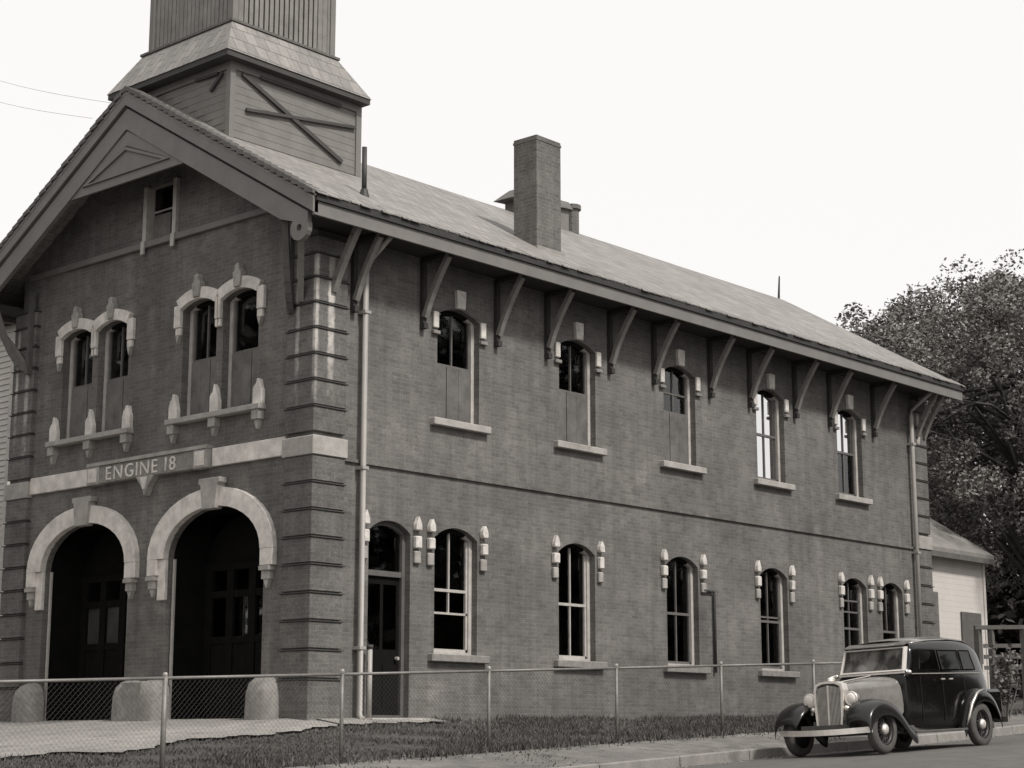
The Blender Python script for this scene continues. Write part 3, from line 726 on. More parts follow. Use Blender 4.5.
# ---- eave brackets on the side
def bracket(u, y_out=-.74, zt=7.83, fr=SIDE):
    pm = MB(); pm.box(u-.045, u+.045, 0, .08, 6.66, zt, fr); pm.box(u-.05, u+.05, .02, .12, 6.60, 6.70, fr); pm.box(u-.045, u+.045, .05, .70, zt-.07, zt-.0, fr); mb = MB()
    pr = []
    for k in range(8):
        t_ = k/7; n_ = .09+.56*t_; z_ = 6.80+(zt-6.83)*(t_**.82)+.02*math.sin(math.pi*t_); pr.append((n_, z_))
    for k in range(7):
        (n0, z0), (n1, z1) = pr[k], pr[k+1]; mb.beam(fr(u, n0, z0), fr(u, n1+.01, z1+.01), .085, .10, up=(1, 0, 0) if fr is SIDE else (0, 1, 0))
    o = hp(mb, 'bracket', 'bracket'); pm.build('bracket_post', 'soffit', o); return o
b0 = None
for u in [.27, .78, 2.41, 4.30, 5.69, 7.55, 8.95, 10.86, 12.30, 14.05, 15.47, 17.38, 19.3, 19.62]:
    if u in (.27, 19.3, 19.62):   # braces that stand on the proud quoin pier
        mb = MB()
        for k in range(7):
            pr = [(.10+.55*q/7, 6.85+.98*(q/7)**.85) for q in (k, k+1)]; mb.beam(SIDE(u, *pr[0]), SIDE(u, pr[1][0]+.01, pr[1][1]+.01), .10, .11, up=(1, 0, 0))
        hp(mb, 'bracket', 'bracket'); continue
    if b0 is None: b0 = bracket(u); u0 = u
    else: copy_part(b0, house, (u-u0, 0, 0))

# ---- downspouts, pipes
mb = MB(); mb.tube([SIDE(.98, .72, 7.84), SIDE(.98, .12, 7.45), SIDE(.98, .12, 7.3), SIDE(.98, .12, .08), SIDE(.98, .2, .0)], .05, 10); dp = hp(mb, 'downspout', 'pipe', smooth=True)
for z in (1.1, 4.0, 6.6): mb = MB(); mb.box(.91, 1.05, 0, .18, z, z+.05, SIDE); mb.build('pipe_strap', 'pipe', dp)
mb = MB(); mb.tube([SIDE(19.02, .72, 7.84), SIDE(19.02, .12, 7.45), SIDE(19.02, .12, 7.3), SIDE(19.02, .12, .2)], .05, 10); dp = hp(mb, 'downspout', 'pipe', smooth=True)
for z in (1.2, 4.0, 6.6): mb = MB(); mb.box(18.95, 19.09, 0, .18, z, z+.05, SIDE); mb.build('pipe_strap', 'pipe', dp)
mb = MB(); mb.tube([SIDE(1.155, .16, -.05), SIDE(1.155, .16, 1.12)], .042, 10); hp(mb, 'standpipe', 'pipe', smooth=True)
mb = MB(); mb.tube([SIDE(1.155, .16, 1.12), SIDE(1.155, .16, 1.18)], .055, 10); hp(mb, 'pipe_cap', 'rust', smooth=True)
mb = MB(); mb.tube([SIDE(10.45, .05, 2.62), SIDE(10.80, .05, 2.62), SIDE(10.82, .05, 2.56), SIDE(10.82, .05, 1.0)], .03, 8); hp(mb, 'conduit', 'rust', smooth=True)
mb = MB(); mb.tube([(1.2, .2, rz(.2)-.1), (1.19, .2, rz(.2)+.85)], .045, 10); vp = hp(mb, 'vent_pipe', 'gut', smooth=True)
mb = MB(); mb.tube([(1.2, .2, rz(.2)-.1), (1.2, .2, rz(.2)+.10)], [.11, .06], 10); mb.build('flashing', 'gut', vp)

# ---- chimney
def chimney(x0, x1, y0, y1, zt):
    mb = MB(); mb.box(x0, x1, y0, y1, rz(y0)-.3, zt-.10); c_ = hp(mb, 'chimney', 'brick_ch')
    mb = MB(); mb.box(x0-.012, x1+.012, y0-.012, y1+.012, zt-.098, zt-.05); mb.box(x0, x1, y0, y1, zt-.05, zt); mb.build('chimney_cap', 'brick_ch', c_)
    mb = MB(); mb.box(x0+.12, x1-.12, y0+.12, y1-.12, zt+.001, zt+.006); mb.build('flue', 'gut', c_)
    mb = MB(); mb.box(x0-.05, x1+.05, y0-.06, y1+.05, rz(y0)-.2, rz(y0)+.03); mb.build('flashing', 'galv', c_)
    return c_
chimney(5.79, 6.50, .30, .88, 11.06)
# ridge ventilator seen behind the chimney
mb = MB(); mb.box(9.5, 11.2, 4.02, 4.44, 10.8, 11.60); rv = hp(mb, 'ridge_ventilator', 'tower')
mb = MB(); mb.v += [(9.2, 3.93, 11.36), (11.25, 3.93, 11.52), (11.25, 4.53, 11.52), (9.2, 4.53, 11.36), (9.55, 4.1, 11.66), (11.3, 4.1, 11.74), (11.3, 4.36, 11.74), (9.55, 4.36, 11.66)]
mb.f += [(3, 2, 1, 0), (4, 5, 6, 7), (0, 1, 5, 4), (1, 2, 6, 5), (2, 3, 7, 6), (3, 0, 4, 7)]; mb.build('ventilator_cap', 'slate_d', rv)
mb = MB(); mb.tube([(11.52, 4.2, 10.9), (11.52, 4.2, 11.62)], .17, 12); mb.tube([(11.52, 4.2, 11.62), (11.52, 4.2, 11.72)], .22, 12); hp(mb, 'chimney_pot', 'brick_ch')
mb = MB(); mb.tube([(20.1, 4.23, 11.1), (20.16, 4.23, 11.75)], [.035, .02], 6); hp(mb, 'ridge_finial', 'gut')

# ---- hose tower
TX0, TX1, TY0, TY1 = -.20, 2.86, 2.12, 5.22
mb = MB(); mb.prism([(TY0, rz(TY0)-.06), (4.23, rz(4.23)-.06), (TY1, rz(TY1)-.06), (TY1, 11.36), (TY0, 11.36)], lambda u, n_, z: (n_, u, z), TX0, TX1); tower = hp(mb, 'hose_tower', 'tower')
# lapped horizontal boards on the two faces in view
for k in range(13):
    z = 9.90+.135*k
    if z > 11.2: break
    for face in (0, 1):
        mb = MB()
        if face == 0: mb.v += [(TX0+.06, TY0-.012, z), (TX1-.1, TY0-.012, z), (TX1-.1, TY0-.004, z), (TX0+.06, TY0-.004, z), (TX0+.06, TY0-.008, z+.133), (TX1-.1, TY0-.008, z+.133), (TX1-.1, TY0-.004, z+.133), (TX0+.06, TY0-.004, z+.133)]
        else:
          YB = min(TY1-.1, (z-RE)/RS-.85-.02)
          if YB < TY0+.1: continue
          mb.v += [(TX0-.012, YB, z), (TX0-.012, TY0+.06, z), (TX0-.004, TY0+.06, z), (TX0-.004, YB, z), (TX0-.008, YB, z+.133), (TX0-.008, TY0+.06, z+.133), (TX0-.004, TY0+.06, z+.133), (TX0-.004, YB, z+.133)]
        mb.f += [(3, 2, 1, 0), (4, 5, 6, 7), (0, 1, 5, 4), (1, 2, 6, 5), (2, 3, 7, 6), (3, 0, 4, 7)]
        mb.build('board', 'tower', tower)
mb = MB(); mb.box(TX0-.045, TX0+.07, TY0-.045, TY0+.07, 9.87, 11.33); mb.build('corner_board', 'trim', tower)
mb = MB(); mb.box(TX1-.11, TX1+.02, TY0-.04, TY0+.08, 9.6, 11.33); mb.build('corner_board', 'trim', tower)
mb = MB(); mb.box(TX0-.04, TX0+.08, TY1-.1, TY1+.02, 10.2, 11.33); mb.build('corner_board', 'trim', tower)
mb = MB(); mb.box(TX0+.07, TX1-.11, TY0-.042, TY0, 11.12, 11.33); mb.build('frieze_board', 'trim', tower)
mb = MB(); mb.box(TX0-.042, TX0, TY0+.07, TY1-.1, 11.12, 11.33); mb.build('frieze_board', 'trim', tower)
BR = []
def brace(p, q, face, mat='tower_d', w=.075):
    BR.append(1); o_ = .040+.004*len(BR)
    if face == 0: a, b = (p[0], TY0-o_, p[1]), (q[0], TY0-o_, q[1]); mb = MB(); mb.beam(a, b, .04, w, up=(0, 0, 1))
    else: a, b = (TX0-.045, p[0], p[1]), (TX0-.045, q[0], q[1]); mb = MB(); mb.beam(a, b, .04, w, up=(0, 0, 1))
    mb.build('brace', mat, tower)
brace((.02, 11.08), (2.40, 10.06), 0); brace((.42, 11.13), (2.35, 11.12), 0, w=.06)
brace((.12, 10.45), (2.72, 10.80), 0, w=.055)
brace((3.05, 11.12), (2.42, 11.10), 1, w=.05); brace((2.62, 10.82), (2.30, 11.08), 1, w=.06)
# skirt roof
e0 = (-.50, 2.93, 1.87, 5.34); t0 = (-.03, 2.5, 2.35, 4.94); ze, zt = 11.35, 12.12
mb = MB(); A = [(e0[0], e0[2], ze), (e0[1], e0[2], ze), (e0[1], e0[3], ze), (e0[0], e0[3], ze)]; B = [(t0[0], t0[2], zt), (t0[1], t0[2], zt), (t0[1], t0[3], zt), (t0[0], t0[3], zt)]
for i in range(4): j = (i+1) % 4; mb.poly([A[i], A[j], B[j], B[i]])
mb.poly(B); mb.poly(list(reversed(A))); sk = mb.build('skirt_roof', 'slate', tower)
mb = MB(); mb.box(e0[0]+.02, e0[1]-.02, e0[2]+.02, e0[3]-.02, ze-.10, ze-.004); mb.build('skirt_fascia', 'tower_d', tower)
mb = MB(); mb.box(t0[0]-.03, t0[1]+.03, t0[2]-.03, t0[3]+.03, zt+.004, zt+.05); mb.build('skirt_flashing', 'slate_d', tower)
# slatted shaft
sx0, sx1, sy0, sy1 = .06, 2.42, 2.44, 4.78
mb = MB(); mb.box(sx0+.10, sx1-.1, sy0+.10, sy1-.1, zt+.06, 16.6); mb.build('shaft_core', 'tower_d', tower)
n = 20
for i in range(n):
    a = sx0+(sx1-sx0)*i/n; w = (sx1-sx0)/n
    mb = MB(); wide = .93 if i in (0, 1, 17, 18, 19) else .70
    mb.box(a+w*(1-wide)/2, a+w*(1+wide)/2, sy0+random.uniform(-.004, .004), sy0+.05, zt+.055, 16.6); mb.build('slat', 'slat', tower)
    a = sy0+.06+(sy1-sy0-.06)*i/n; w = (sy1-sy0-.06)/n
    mb = MB(); mb.box(sx0+random.uniform(-.004, .004), sx0+.05, a+w*.08, a+w*.92, zt+.055, 16.6); mb.build('slat', 'slat', tower)
for (a, b) in ((sx0-.03, sy0-.03), (sx1-.06, sy0-.03), (sx0-.03, sy1-.06)):
    mb = MB(); mb.box(a, a+.12, b, b+.12, zt+.055, 16.6); mb.build('corner_board', 'tower', tower)
mb = MB(); mb.box(sx0-.02, sx1+.02, sy0-.02, sy1+.02, 16.6, 16.75); mb.build('shaft_top', 'tower', tower)

# ------------------------------------------------------------------ shed behind
shed = empty('white_shed', (22, 1, .4), 'white shed with pale pitched roof behind the far corner of the engine house', 'shed')
def sh(mb, n_, m_, **k):
    o = mb.build(n_, m_, None, **k); o.parent = shed; o.matrix_parent_inverse = Matrix.Translation((-22, -1, -.4)); return o
SX0, SX1 = 19.8, 24.45
mb = MB(); mb.poly([(SX0, 1, 0), (SX1, 1, 0), (SX1, 1, 4.5), (SX0, 1, 4.5)]); mb.poly([(SX1, 1, 0), (SX1, 4, 0), (SX1, 4, 4.5), (SX1, 2.5, 5.4), (SX1, 1, 4.5)]); mb.poly([(SX0, 1, 0), (SX0, 4, 0), (SX0, 4, 4.5), (SX0, 2.5, 5.4), (SX0, 1, 4.5)]); mb.poly([(SX0, 4, 0), (SX1, 4, 0), (SX1, 4, 4.5), (SX0, 4, 4.5)])
sh(mb, 'wall', 'shed', recalc=False)
for k in range(28):
    z = .4+.145*k
    if z > 4.3: break
    mb = MB(); mb.v += [(SX0, .988, z), (SX1+.01, .988, z), (SX1+.01, .998, z), (SX0, .998, z), (SX0, .989, z+.143), (SX1+.01, .989, z+.143), (SX1+.01, .998, z+.143), (SX0, .998, z+.143)]
    mb.f += [(3, 2, 1, 0), (4, 5, 6, 7), (0, 1, 5, 4), (1, 2, 6, 5), (2, 3, 7, 6), (3, 0, 4, 7)]; sh(mb, 'siding_board', 'shed')
for s in (0, 1):
    mb = MB(); f = (lambda y: y) if s == 0 else (lambda y: 5-y)
    sl = .62; zb = 4.42
    P = [(SX0, f(.70), zb), (SX1+.12, f(.70), zb), (SX1+.12, f(2.5), zb+sl*1.85), (SX0, f(2.5), zb+sl*1.85)]
    mb.v += P+[(p[0], p[1], p[2]-.1) for p in P]; mb.f += [(0, 1, 2, 3), (7, 6, 5, 4), (0, 4, 5, 1), (1, 5, 6, 2), (2, 6, 7, 3), (3, 7, 4, 0)]; sh(mb, 'roof', 'shedroof')
mb = MB(); mb.box(SX0, SX1+.11, .68, .80, 4.18, 4.315); sh(mb, 'eave_board', 'rail')
mb = MB(); mb.box(SX1-.05, SX1+.06, .955, 1.02, .3, 4.4); sh(mb, 'corner_board', 'shed')
mb = MB(); mb.box(23.1, 24.15, .94, .975, 1.6, 2.9); sh(mb, 'shutter', 'trim_d')

# ------------------------------------------------------------------ neighbour house at the left edge
nb = empty('clapboard_house', (10, 24, 0), 'pale clapboard house showing as a sliver past the left corner', 'house')
def nbp(mb, n_, m_, **k):
    o = mb.build(n_, m_, None, **k); o.parent = nb; o.matrix_parent_inverse = Matrix.Translation((-10, -24, 0)); return o
NX = 5.0; NY0 = 16.6
mb = MB(); mb.box(NX+.03, NX+9, NY0, NY0+9, -.5, 9.75); nbp(mb, 'wall', 'clap')
mb = MB()
for k in range(69):
    z = -.3+.145*k; b = len(mb.v)
    mb.v += [(NX, NY0, z), (NX, NY0+9, z), (NX+.028, NY0+9, z), (NX+.028, NY0, z), (NX+.02, NY0, z+.14), (NX+.02, NY0+9, z+.14), (NX+.028, NY0+9, z+.14), (NX+.028, NY0, z+.14)]
    mb.f += [tuple(b+i for i in q) for q in ((3, 2, 1, 0), (4, 5, 6, 7), (0, 1, 5, 4), (1, 2, 6, 5), (2, 3, 7, 6), (3, 0, 4, 7))]
tag(nbp(mb, 'siding', 'clap'), kind='stuff')
mb = MB(); mb.box(NX-.03, NX+.1, NY0-.06, NY0+.08, -.4, 9.75); nbp(mb, 'corner_board', 'frame')
mb = MB(); mb.v += [(NX-.4, NY0-.4, 9.78), (NX+9.4, NY0-.4, 9.78), (NX+9.4, NY0+9.4, 9.78), (NX-.4, NY0+9.4, 9.78), (NX+3.5, NY0+4.5, 11.9), (NX+5.5, NY0+4.5, 11.9)]
mb.f += [(0, 1, 5, 4), (1, 2, 5), (2, 3, 4, 5), (3, 0, 4), (3, 2, 1, 0)]; nbp(mb, 'roof', 'shedroof')
for zz_ in (1.2, 4.6):
    mb = MB(); mb.box(NX-.04, NX+.03, NY0+2, NY0+3, zz_, zz_+1.6); nbp(mb, 'window', 'frame')

# ------------------------------------------------------------------ overhead wires
def at(px, py, depth):
    r = fwd.cross(Vector((0, 0, 1))).normalized(); d = fwd.cross(r)
    return Vector(cam.location)+(r*((px-512)/1786.6)+d*((py-384)/1786.6)+fwd)*depth
for k, (a, q_) in enumerate((((-120, 47), (-.75, 5.4, 10.85)), ((-120, 25), (-.3, 5.45, 11.28)))):
    p, q = at(*a, 44), Vector(q_); mb = MB(); pts = [p.lerp(q, i/12)-Vector((0, 0, .35*math.sin(math.pi*i/12))) for i in range(13)]
    mb.tube(pts, .005, 5); o = mb.build('overhead_wire', 'shed', smooth=True)
    tag(o, ['lower utility wire running from the gable off to the left', 'upper utility wire running from the gable off to the left'][k], 'wire', 'utility wires')

# ------------------------------------------------------------------ chain link fence
FY = -3.0; FH = 1.13
fence = empty('chain_link_fence', (0, FY, zf(0)), 'galvanised chain link fence along the grass strip beside the street', 'fence')
def fp(mb, n_, m_, **k):
    o = mb.build(n_, m_, None, **k); o.parent = fence; o.matrix_parent_inverse = Matrix.Translation((0, -FY, -zf(0))); return o
posts = [-14.0, -11.0, -8.05, -5.05, -2.08, .87, 3.9, 6.80, 9.75, 12.75]
for i, px_ in enumerate(posts):
    mb = MB(); mb.tube([(px_, FY, zf(px_)-.15), (px_, FY, zf(px_)+FH+.03)], .026 if px_ != -5.05 else .034, 8); fp(mb, 'fence_post', 'galv_l', smooth=True)
    mb = MB(); mb.lathe([(0, .034), (.03, .034), (.05, .02)], lambda a, u, v: (px_+u, FY+v, zf(px_)+FH+.02+a), 8); fp(mb, 'post_cap', 'galv')
for a, b in zip(posts[:-1], posts[1:]):
    mb = MB(); mb.tube([(a, FY, zf(a)+FH), (b, FY, zf(b)+FH)], .02, 8); fp(mb, 'fence_rail', 'galv_l', smooth=True)
# woven wire
mb = MB(); s_ = .075; wr = .0012
x = -14.0-FH
def wire(p, q):
    p, q = Vector(p), Vector(q); d = (q-p).normalized(); a = d.cross(Vector((0, 1, 0))).normalized()*wr; c_ = Vector((0, wr, 0)); b = len(mb.v)
    for e in (p, q): mb.v.extend([tuple(e+a), tuple(e-a*.5+c_*.87), tuple(e-a*.5-c_*.87)])
    mb.f.extend([(b, b+1, b+4, b+3), (b+1, b+2, b+5, b+4), (b+2, b, b+3, b+5)])
while x < 12.75:
    for sgn, off in ((1, .004), (-1, -.004)):
        xa, xb = (x, x+FH) if sgn > 0 else (x+FH, x)
        ta, tb = 0.0, 1.0
        lo_, hi_ = -14.0, 12.75
        if min(xa, xb) >= lo_ and max(xa, xb) <= hi_:
            wire((xa, FY+off, zf(xa)+.03), (xb, FY+off, zf(xb)+FH-.01))
    x += s_
tag(fp(mb, 'wire_mesh', 'mesh', recalc=False), kind='stuff')

# ------------------------------------------------------------------ grass
def blades(name, pts, hgt, mat, label=None):
    n = len(pts); V = np.zeros((n*3, 3)); a = RNG.uniform(0, 2*math.pi, n); h = hgt*RNG.uniform(.5, 1.3, n); w = RNG.uniform(.006, .014, n)*1.3
    lean = RNG.normal(0, .35, (n, 2))*h[:, None]
    V[0::3] = pts+np.c_[np.cos(a)*w, np.sin(a)*w, 0*a]; V[1::3] = pts-np.c_[np.cos(a)*w, np.sin(a)*w, 0*a]; V[2::3] = pts+np.c_[lean, h]
    me = bpy.data.meshes.new(name); me.vertices.add(n*3); me.vertices.foreach_set('co', V.ravel()); me.loops.add(n*3); me.loops.foreach_set('vertex_index', np.arange(n*3))
    me.polygons.add(n); me.polygons.foreach_set('loop_start', np.arange(0, n*3, 3)); me.update(calc_edges=True); me.validate()
    me.materials.append(M[mat]); o = bpy.data.objects.new(name, me); COL.objects.link(o); tag(o, label, None, None, 'stuff'); return o
pts = []; hh = []
N = 75000
for _ in range(N):
    x_ = random.uniform(-11, 19); y_ = random.uniform(-3.35, -.02)
    if x_ < 2.6 and y_ > edge_y(x_)-.02*random.random(): continue
    if math.sin(x_*3.1+y_*5)+math.sin(x_*1.3-y_*2.2)+random.uniform(-1, 1) < -.7: continue
    pts.append((x_, y_, H(x_, y_)))
    hh.append((.035 if x_ < 1 else .05)*(1.0+.8*max(0, math.sin(x_*2.3)*math.sin(x_*.9+1)))+(.05*random.random() if (y_ > -.35 or y_ < -2.8) else 0))
blades('grass', np.array(pts), np.array(hh), 'grass')
pts = []; hh = []
for _ in range(9000):
    x_ = random.uniform(-9, 25); y_ = random.gauss(-3.15, .12) if random.random() < .6 else random.uniform(KY+.02, -3.2)
    if y_ < -3.6 and math.sin(x_*1.9)+math.sin(x_*.73+2) < .9: continue
    pts.append((x_, y_, H(x_, y_))); hh.append(.06 if y_ > -3.6 else .03)
blades('verge_grass', np.array(pts), np.array(hh), 'grass')

pts = MB()
for _ in range(1500):
    x_ = random.uniform(-9, 26); y_ = random.choice((random.uniform(KY+.02, -3.2), random.uniform(KY-.6, KY-.16), random.gauss(-3.2, .08)))
    r_ = random.uniform(.006, .022); z_ = H(x_, y_)+r_*.3; b = len(pts.v)
    pts.v += [(x_+r_*random.uniform(.7, 1.3), y_, z_), (x_, y_+r_, z_), (x_-r_, y_, z_), (x_, y_-r_*random.uniform(.7, 1.3), z_), (x_, y_, z_+r_*.8), (x_, y_, z_-r_)]
    pts.f += [(b+i, b+(i+1) % 4, b+4) for i in range(4)]+[(b+(i+1) % 4, b+i, b+5) for i in range(4)]
tag(pts.build('gravel', 'kerb'), kind='stuff')

# ------------------------------------------------------------------ trees
def leaves_mesh(name, centers, radii, per, size, mat, parent, squash=.85, seed=0):
    rng = np.random.default_rng(seed); C_ = np.repeat(np.array(centers), per, 0); R_ = np.repeat(np.array(radii), per)
    n = len(C_); d = rng.normal(size=(n, 3)); d /= np.linalg.norm(d, axis=1)[:, None]
    rr = R_*rng.uniform(.15, 1, n)**.5; P = C_+d*rr[:, None]*np.array([1, 1, squash])
    a = rng.normal(size=(n, 3)); a[:, 2] *= .6; a /= np.linalg.norm(a, axis=1)[:, None]
    b = np.cross(a, rng.normal(size=(n, 3))); b /= np.linalg.norm(b, axis=1)[:, None]
    s = size*rng.uniform(.55, 1.35, n)
    V = np.zeros((n*4, 3)); V[0::4] = P-a*s[:, None]; V[1::4] = P+b*(s*.55)[:, None]; V[2::4] = P+a*s[:, None]; V[3::4] = P-b*(s*.55)[:, None]
    me = bpy.data.meshes.new(name); me.vertices.add(n*4); me.vertices.foreach_set('co', V.ravel()); me.loops.add(n*4); me.loops.foreach_set('vertex_index', np.arange(n*4))
    me.polygons.add(n); me.polygons.foreach_set('loop_start', np.arange(0, n*4, 4)); me.update(calc_edges=True)
    me.materials.append(M[mat]); o = bpy.data.objects.new(name, me); COL.objects.link(o); o.parent = parent; return o
def tree(loc, height, crown_r, crown_zc, crown_h, nclump, per, size, mat, label, seed, clr=(.5, 1.1), group='trees behind the engine house', shape=None):
    rnd = random.Random(seed); root = empty('leafy_tree', loc, label, 'tree', group)
    mb = MB(); top = crown_zc+crown_h*.3
    pts = [(rnd.uniform(-.1, .1)*i, rnd.uniform(-.1, .1)*i, -.3+(top+.3)*i/6) for i in range(7)]; mb.tube(pts, [.42*(1-.13*i) for i in range(7)], 9)
    mb.build('trunk', 'bark', root, smooth=True)
    cs, rs = [], []; limbs = MB(); k = 0
    while len(cs) < nclump:
        u = Vector((rnd.gauss(0, 1), rnd.gauss(0, 1), rnd.gauss(0, 1))).normalized(); q = rnd.uniform(.35, 1)**.6
        lump = 1+.11*math.sin(u.x*5+seed)+.09*math.sin(u.z*7+u.y*5+seed*2)
        p = Vector((u.x*crown_r*q*lump, u.y*crown_r*q*lump, crown_zc+u.z*crown_h*q*lump))
        if p.z < .6: continue
        cs.append(tuple(p)); rs.append(rnd.uniform(*clr))
        if len(cs) % 6 == 0:
            st = Vector(pts[rnd.randint(2, 6)]); md = st.lerp(p, .5)+Vector((0, 0, .3)); limbs.tube([st, md, p], [.08, .045, .015], 5)
    limbs.build('limbs', 'bark', root, smooth=True)
    leaves_mesh('crown', cs, rs, per, size, mat, root, seed=seed)
    return root
def ground_at(x, y): return H(x, y)
def tr(px, depth, zc_, r, h, ncl, per, size, mat, label, seed, **k):
    p = at(px, 600, depth); x_, y_ = p.x, p.y; zg = ground_at(x_, y_)
    return tree((x_, y_, zg), 0, r, zc_-zg, h, ncl, per, size, mat, label, seed, **k)
def zpx(px, py, d): return at(px, py, d).z
tr(1052, 50, zpx(1052, 420, 50), 5.0, 4.75, 560, 190, .062, 'leaf', 'tall broad leafy tree at the right edge behind the white shed', 6, clr=(.35, .8))
tr(897, 57, zpx(897, 405, 57), 2.6, 3.9, 280, 170, .07, 'leaf', 'lower rounded tree rising behind the far end of the roof', 5, clr=(.35, .75))
tr(958, 62, zpx(958, 425, 62), 3.2, 5.3, 300, 150, .085, 'leaf', 'dark tree between the two taller crowns, in their shade', 8, clr=(.45, .9))
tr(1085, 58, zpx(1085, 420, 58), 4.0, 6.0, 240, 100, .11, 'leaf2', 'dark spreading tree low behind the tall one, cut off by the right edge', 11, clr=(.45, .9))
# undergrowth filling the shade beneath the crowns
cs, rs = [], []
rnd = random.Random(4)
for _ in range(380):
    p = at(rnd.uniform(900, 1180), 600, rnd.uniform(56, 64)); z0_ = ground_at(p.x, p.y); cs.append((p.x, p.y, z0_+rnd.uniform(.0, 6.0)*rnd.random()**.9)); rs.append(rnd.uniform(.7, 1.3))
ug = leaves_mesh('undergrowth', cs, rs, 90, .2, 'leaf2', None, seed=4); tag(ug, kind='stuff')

# unseen leaf masses across both streets, added and sized to darken window and car reflections
def wood(name, spots, seed):
    cs, rs = [], []; rnd = random.Random(seed)
    for (xa, xb, ya, yb, h, n) in spots:
        for _ in range(n):
            x_, y_ = rnd.uniform(xa, xb), rnd.uniform(ya, yb); cs.append((x_, y_, H(x_, y_)+h*(.05+.95*rnd.random()**.8)*rnd.uniform(.75, 1))); rs.append(rnd.uniform(.9, 1.8))
    tag(leaves_mesh(name, cs, rs, 40, .42, 'leaf2', None, seed=seed), kind='stuff')
wood('unseen_far_side_wood', [(12, 40, -29, -24, 17, 420), (38, 95, -30, -24, 6.8, 420)], 21)
wood('unseen_front_street_wood', [(-21, -14, 8, 55, 17, 480)], 22)

# ------------------------------------------------------------------ rail fence at the right
rf = empty('rail_fence', tuple(at(1010, 690, 41)), 'weathered board rail fence behind the parked car at the right edge', 'fence')
bpy.context.view_layer.update()
def rp(mb, n_, m_):
    o = mb.build(n_, m_, None); o.parent = rf; o.matrix_parent_inverse = rf.matrix_world.inverted(); return o
pa, pb = at(975, 640, 41), at(1110, 640, 41); dv = Vector((pb.x-pa.x, pb.y-pa.y, 0))
def rpnt(t_, z): return (pa.x+dv.x*t_, pa.y+dv.y*t_, z)
zz = lambda py, d=41: at(1000, py, d).z
gz = ground_at(pa.x, pa.y)
mb = MB(); mb.beam(rpnt(-.0, zz(627.5)), rpnt(1, zz(626)), .16, .09); rp(mb, 'rail_cap', 'shed' if False else 'rail')
for y_ in (646, 657, 668):
    mb = MB(); mb.beam(rpnt(.06, zz(y_)), rpnt(1, zz(y_-1)), .04, .09); rp(mb, 'rail_board', 'rail')
for t_ in (0.02, .12, .36, .62, .9):
    mb = MB(); p = rpnt(t_, 0); mb.box(p[0]-.06, p[0]+.06, p[1]-.06, p[1]+.06, gz-.3, zz(629)); rp(mb, 'rail_post', 'rail')
# scraggly pale shrub at the post behind the car
wp = at(1004, 692, 36.0); shrub = empty('scraggly_shrub', (wp.x, wp.y, ground_at(wp.x, wp.y)), 'thin pale shrub growing just behind the rear of the parked car', 'shrub')
mb = MB(); cs = []; zg = ground_at(wp.x, wp.y); topz = at(1004, 648, 36).z-zg
for k in range(9):
    a = rnd.uniform(-.28, .28); b = rnd.uniform(-.2, .2); ln = topz*rnd.uniform(.75, 1.05); pts = [(a*.2, b*.2, 0), (a*.9, b*.9, ln*.5), (a*1.1, b, ln)]
    mb.tube(pts, [.02, .014, .006], 5); cs += [(a*(.3+.8*q), b*(.3+.8*q), ln*q) for q in (.35, .5, .65, .8, .95)]
mb.build('stem', 'weed', shrub)
leaves_mesh('foliage', cs, [.12]*len(cs), 12, .06, 'weed', shrub, seed=9)

# ------------------------------------------------------------------ parked saloon car
CX_, CY_, CZ_ = 5.32, -6.25, -.545
car = empty('parked_car', (CX_, CY_, CZ_), 'black 1930s saloon car with upright chrome grille parked by the kerb', 'car')
car.rotation_euler = (rad(-2.2), rad(-1.75), 0)
def cp_(mb, n_, m_, par=None, **k): return mb.build(n_, m_, par or car, **k)
def loft(secs, closed=False):
    mb = MB(); n = len(secs[0])
    for s in secs: mb.v += s
    for i in range(len(secs)-1):
        for k in range(n-1 if not closed else n):
            k2 = (k+1) % n; mb.f.append((i*n+k, i*n+k2, (i+1)*n+k2, (i+1)*n+k))
    return mb
def subdiv(o, lv=2):
    m = o.modifiers.new('sub', 'SUBSURF'); m.levels = lv; m.render_levels = lv; return o
def body_sec(x, wb, wbelt, wroof, zbelt, zroof, z0=.36):
    zs = zbelt+(zroof-zbelt)*.78
    half = [(wb*.96, z0), (wb, z0+.06), (wb+.01, z0+.4), (wbelt, zbelt-.04), (wbelt-.01, zbelt+.02), (wroof+.03, zs), (wroof-.06, zs+(zroof-zs)*.62), (wroof*.62, zroof-.02), (0, zroof)]
    return [(x, y, z) for y, z in half]+[(x, -y, z) for y, z in reversed(half[:-1])]
B_ = [body_sec(1.02, .56, .58, .46, 1.16, 1.215), body_sec(1.12, .60, .61, .48, 1.17, 1.235), body_sec(1.16, .60, .61, .50, 1.17, 1.26),
      body_sec(1.33, .64, .64, .57, 1.18, 1.68), body_sec(1.40, .65, .65, .585, 1.18, 1.735), body_sec(1.9, .70, .69, .60, 1.18, 1.785), body_sec(2.6, .72, .71, .61, 1.18, 1.81), body_sec(3.2, .70, .69, .59, 1.17, 1.785),
      body_sec(3.55, .67, .65, .55, 1.15, 1.72), body_sec(3.74, .63, .61, .50, 1.10, 1.58), body_sec(3.86, .59, .55, .43, 1.0, 1.32), body_sec(3.93, .54, .48, .34, .80, .95)]
mb = loft(B_); mb.f.append(tuple(range(len(B_[0])))); e = (len(B_)-1)*len(B_[0]); mb.f.append(tuple(e+k for k in range(len(B_[0]))))
body = subdiv(cp_(mb, 'body', 'paint', smooth=True), 2)
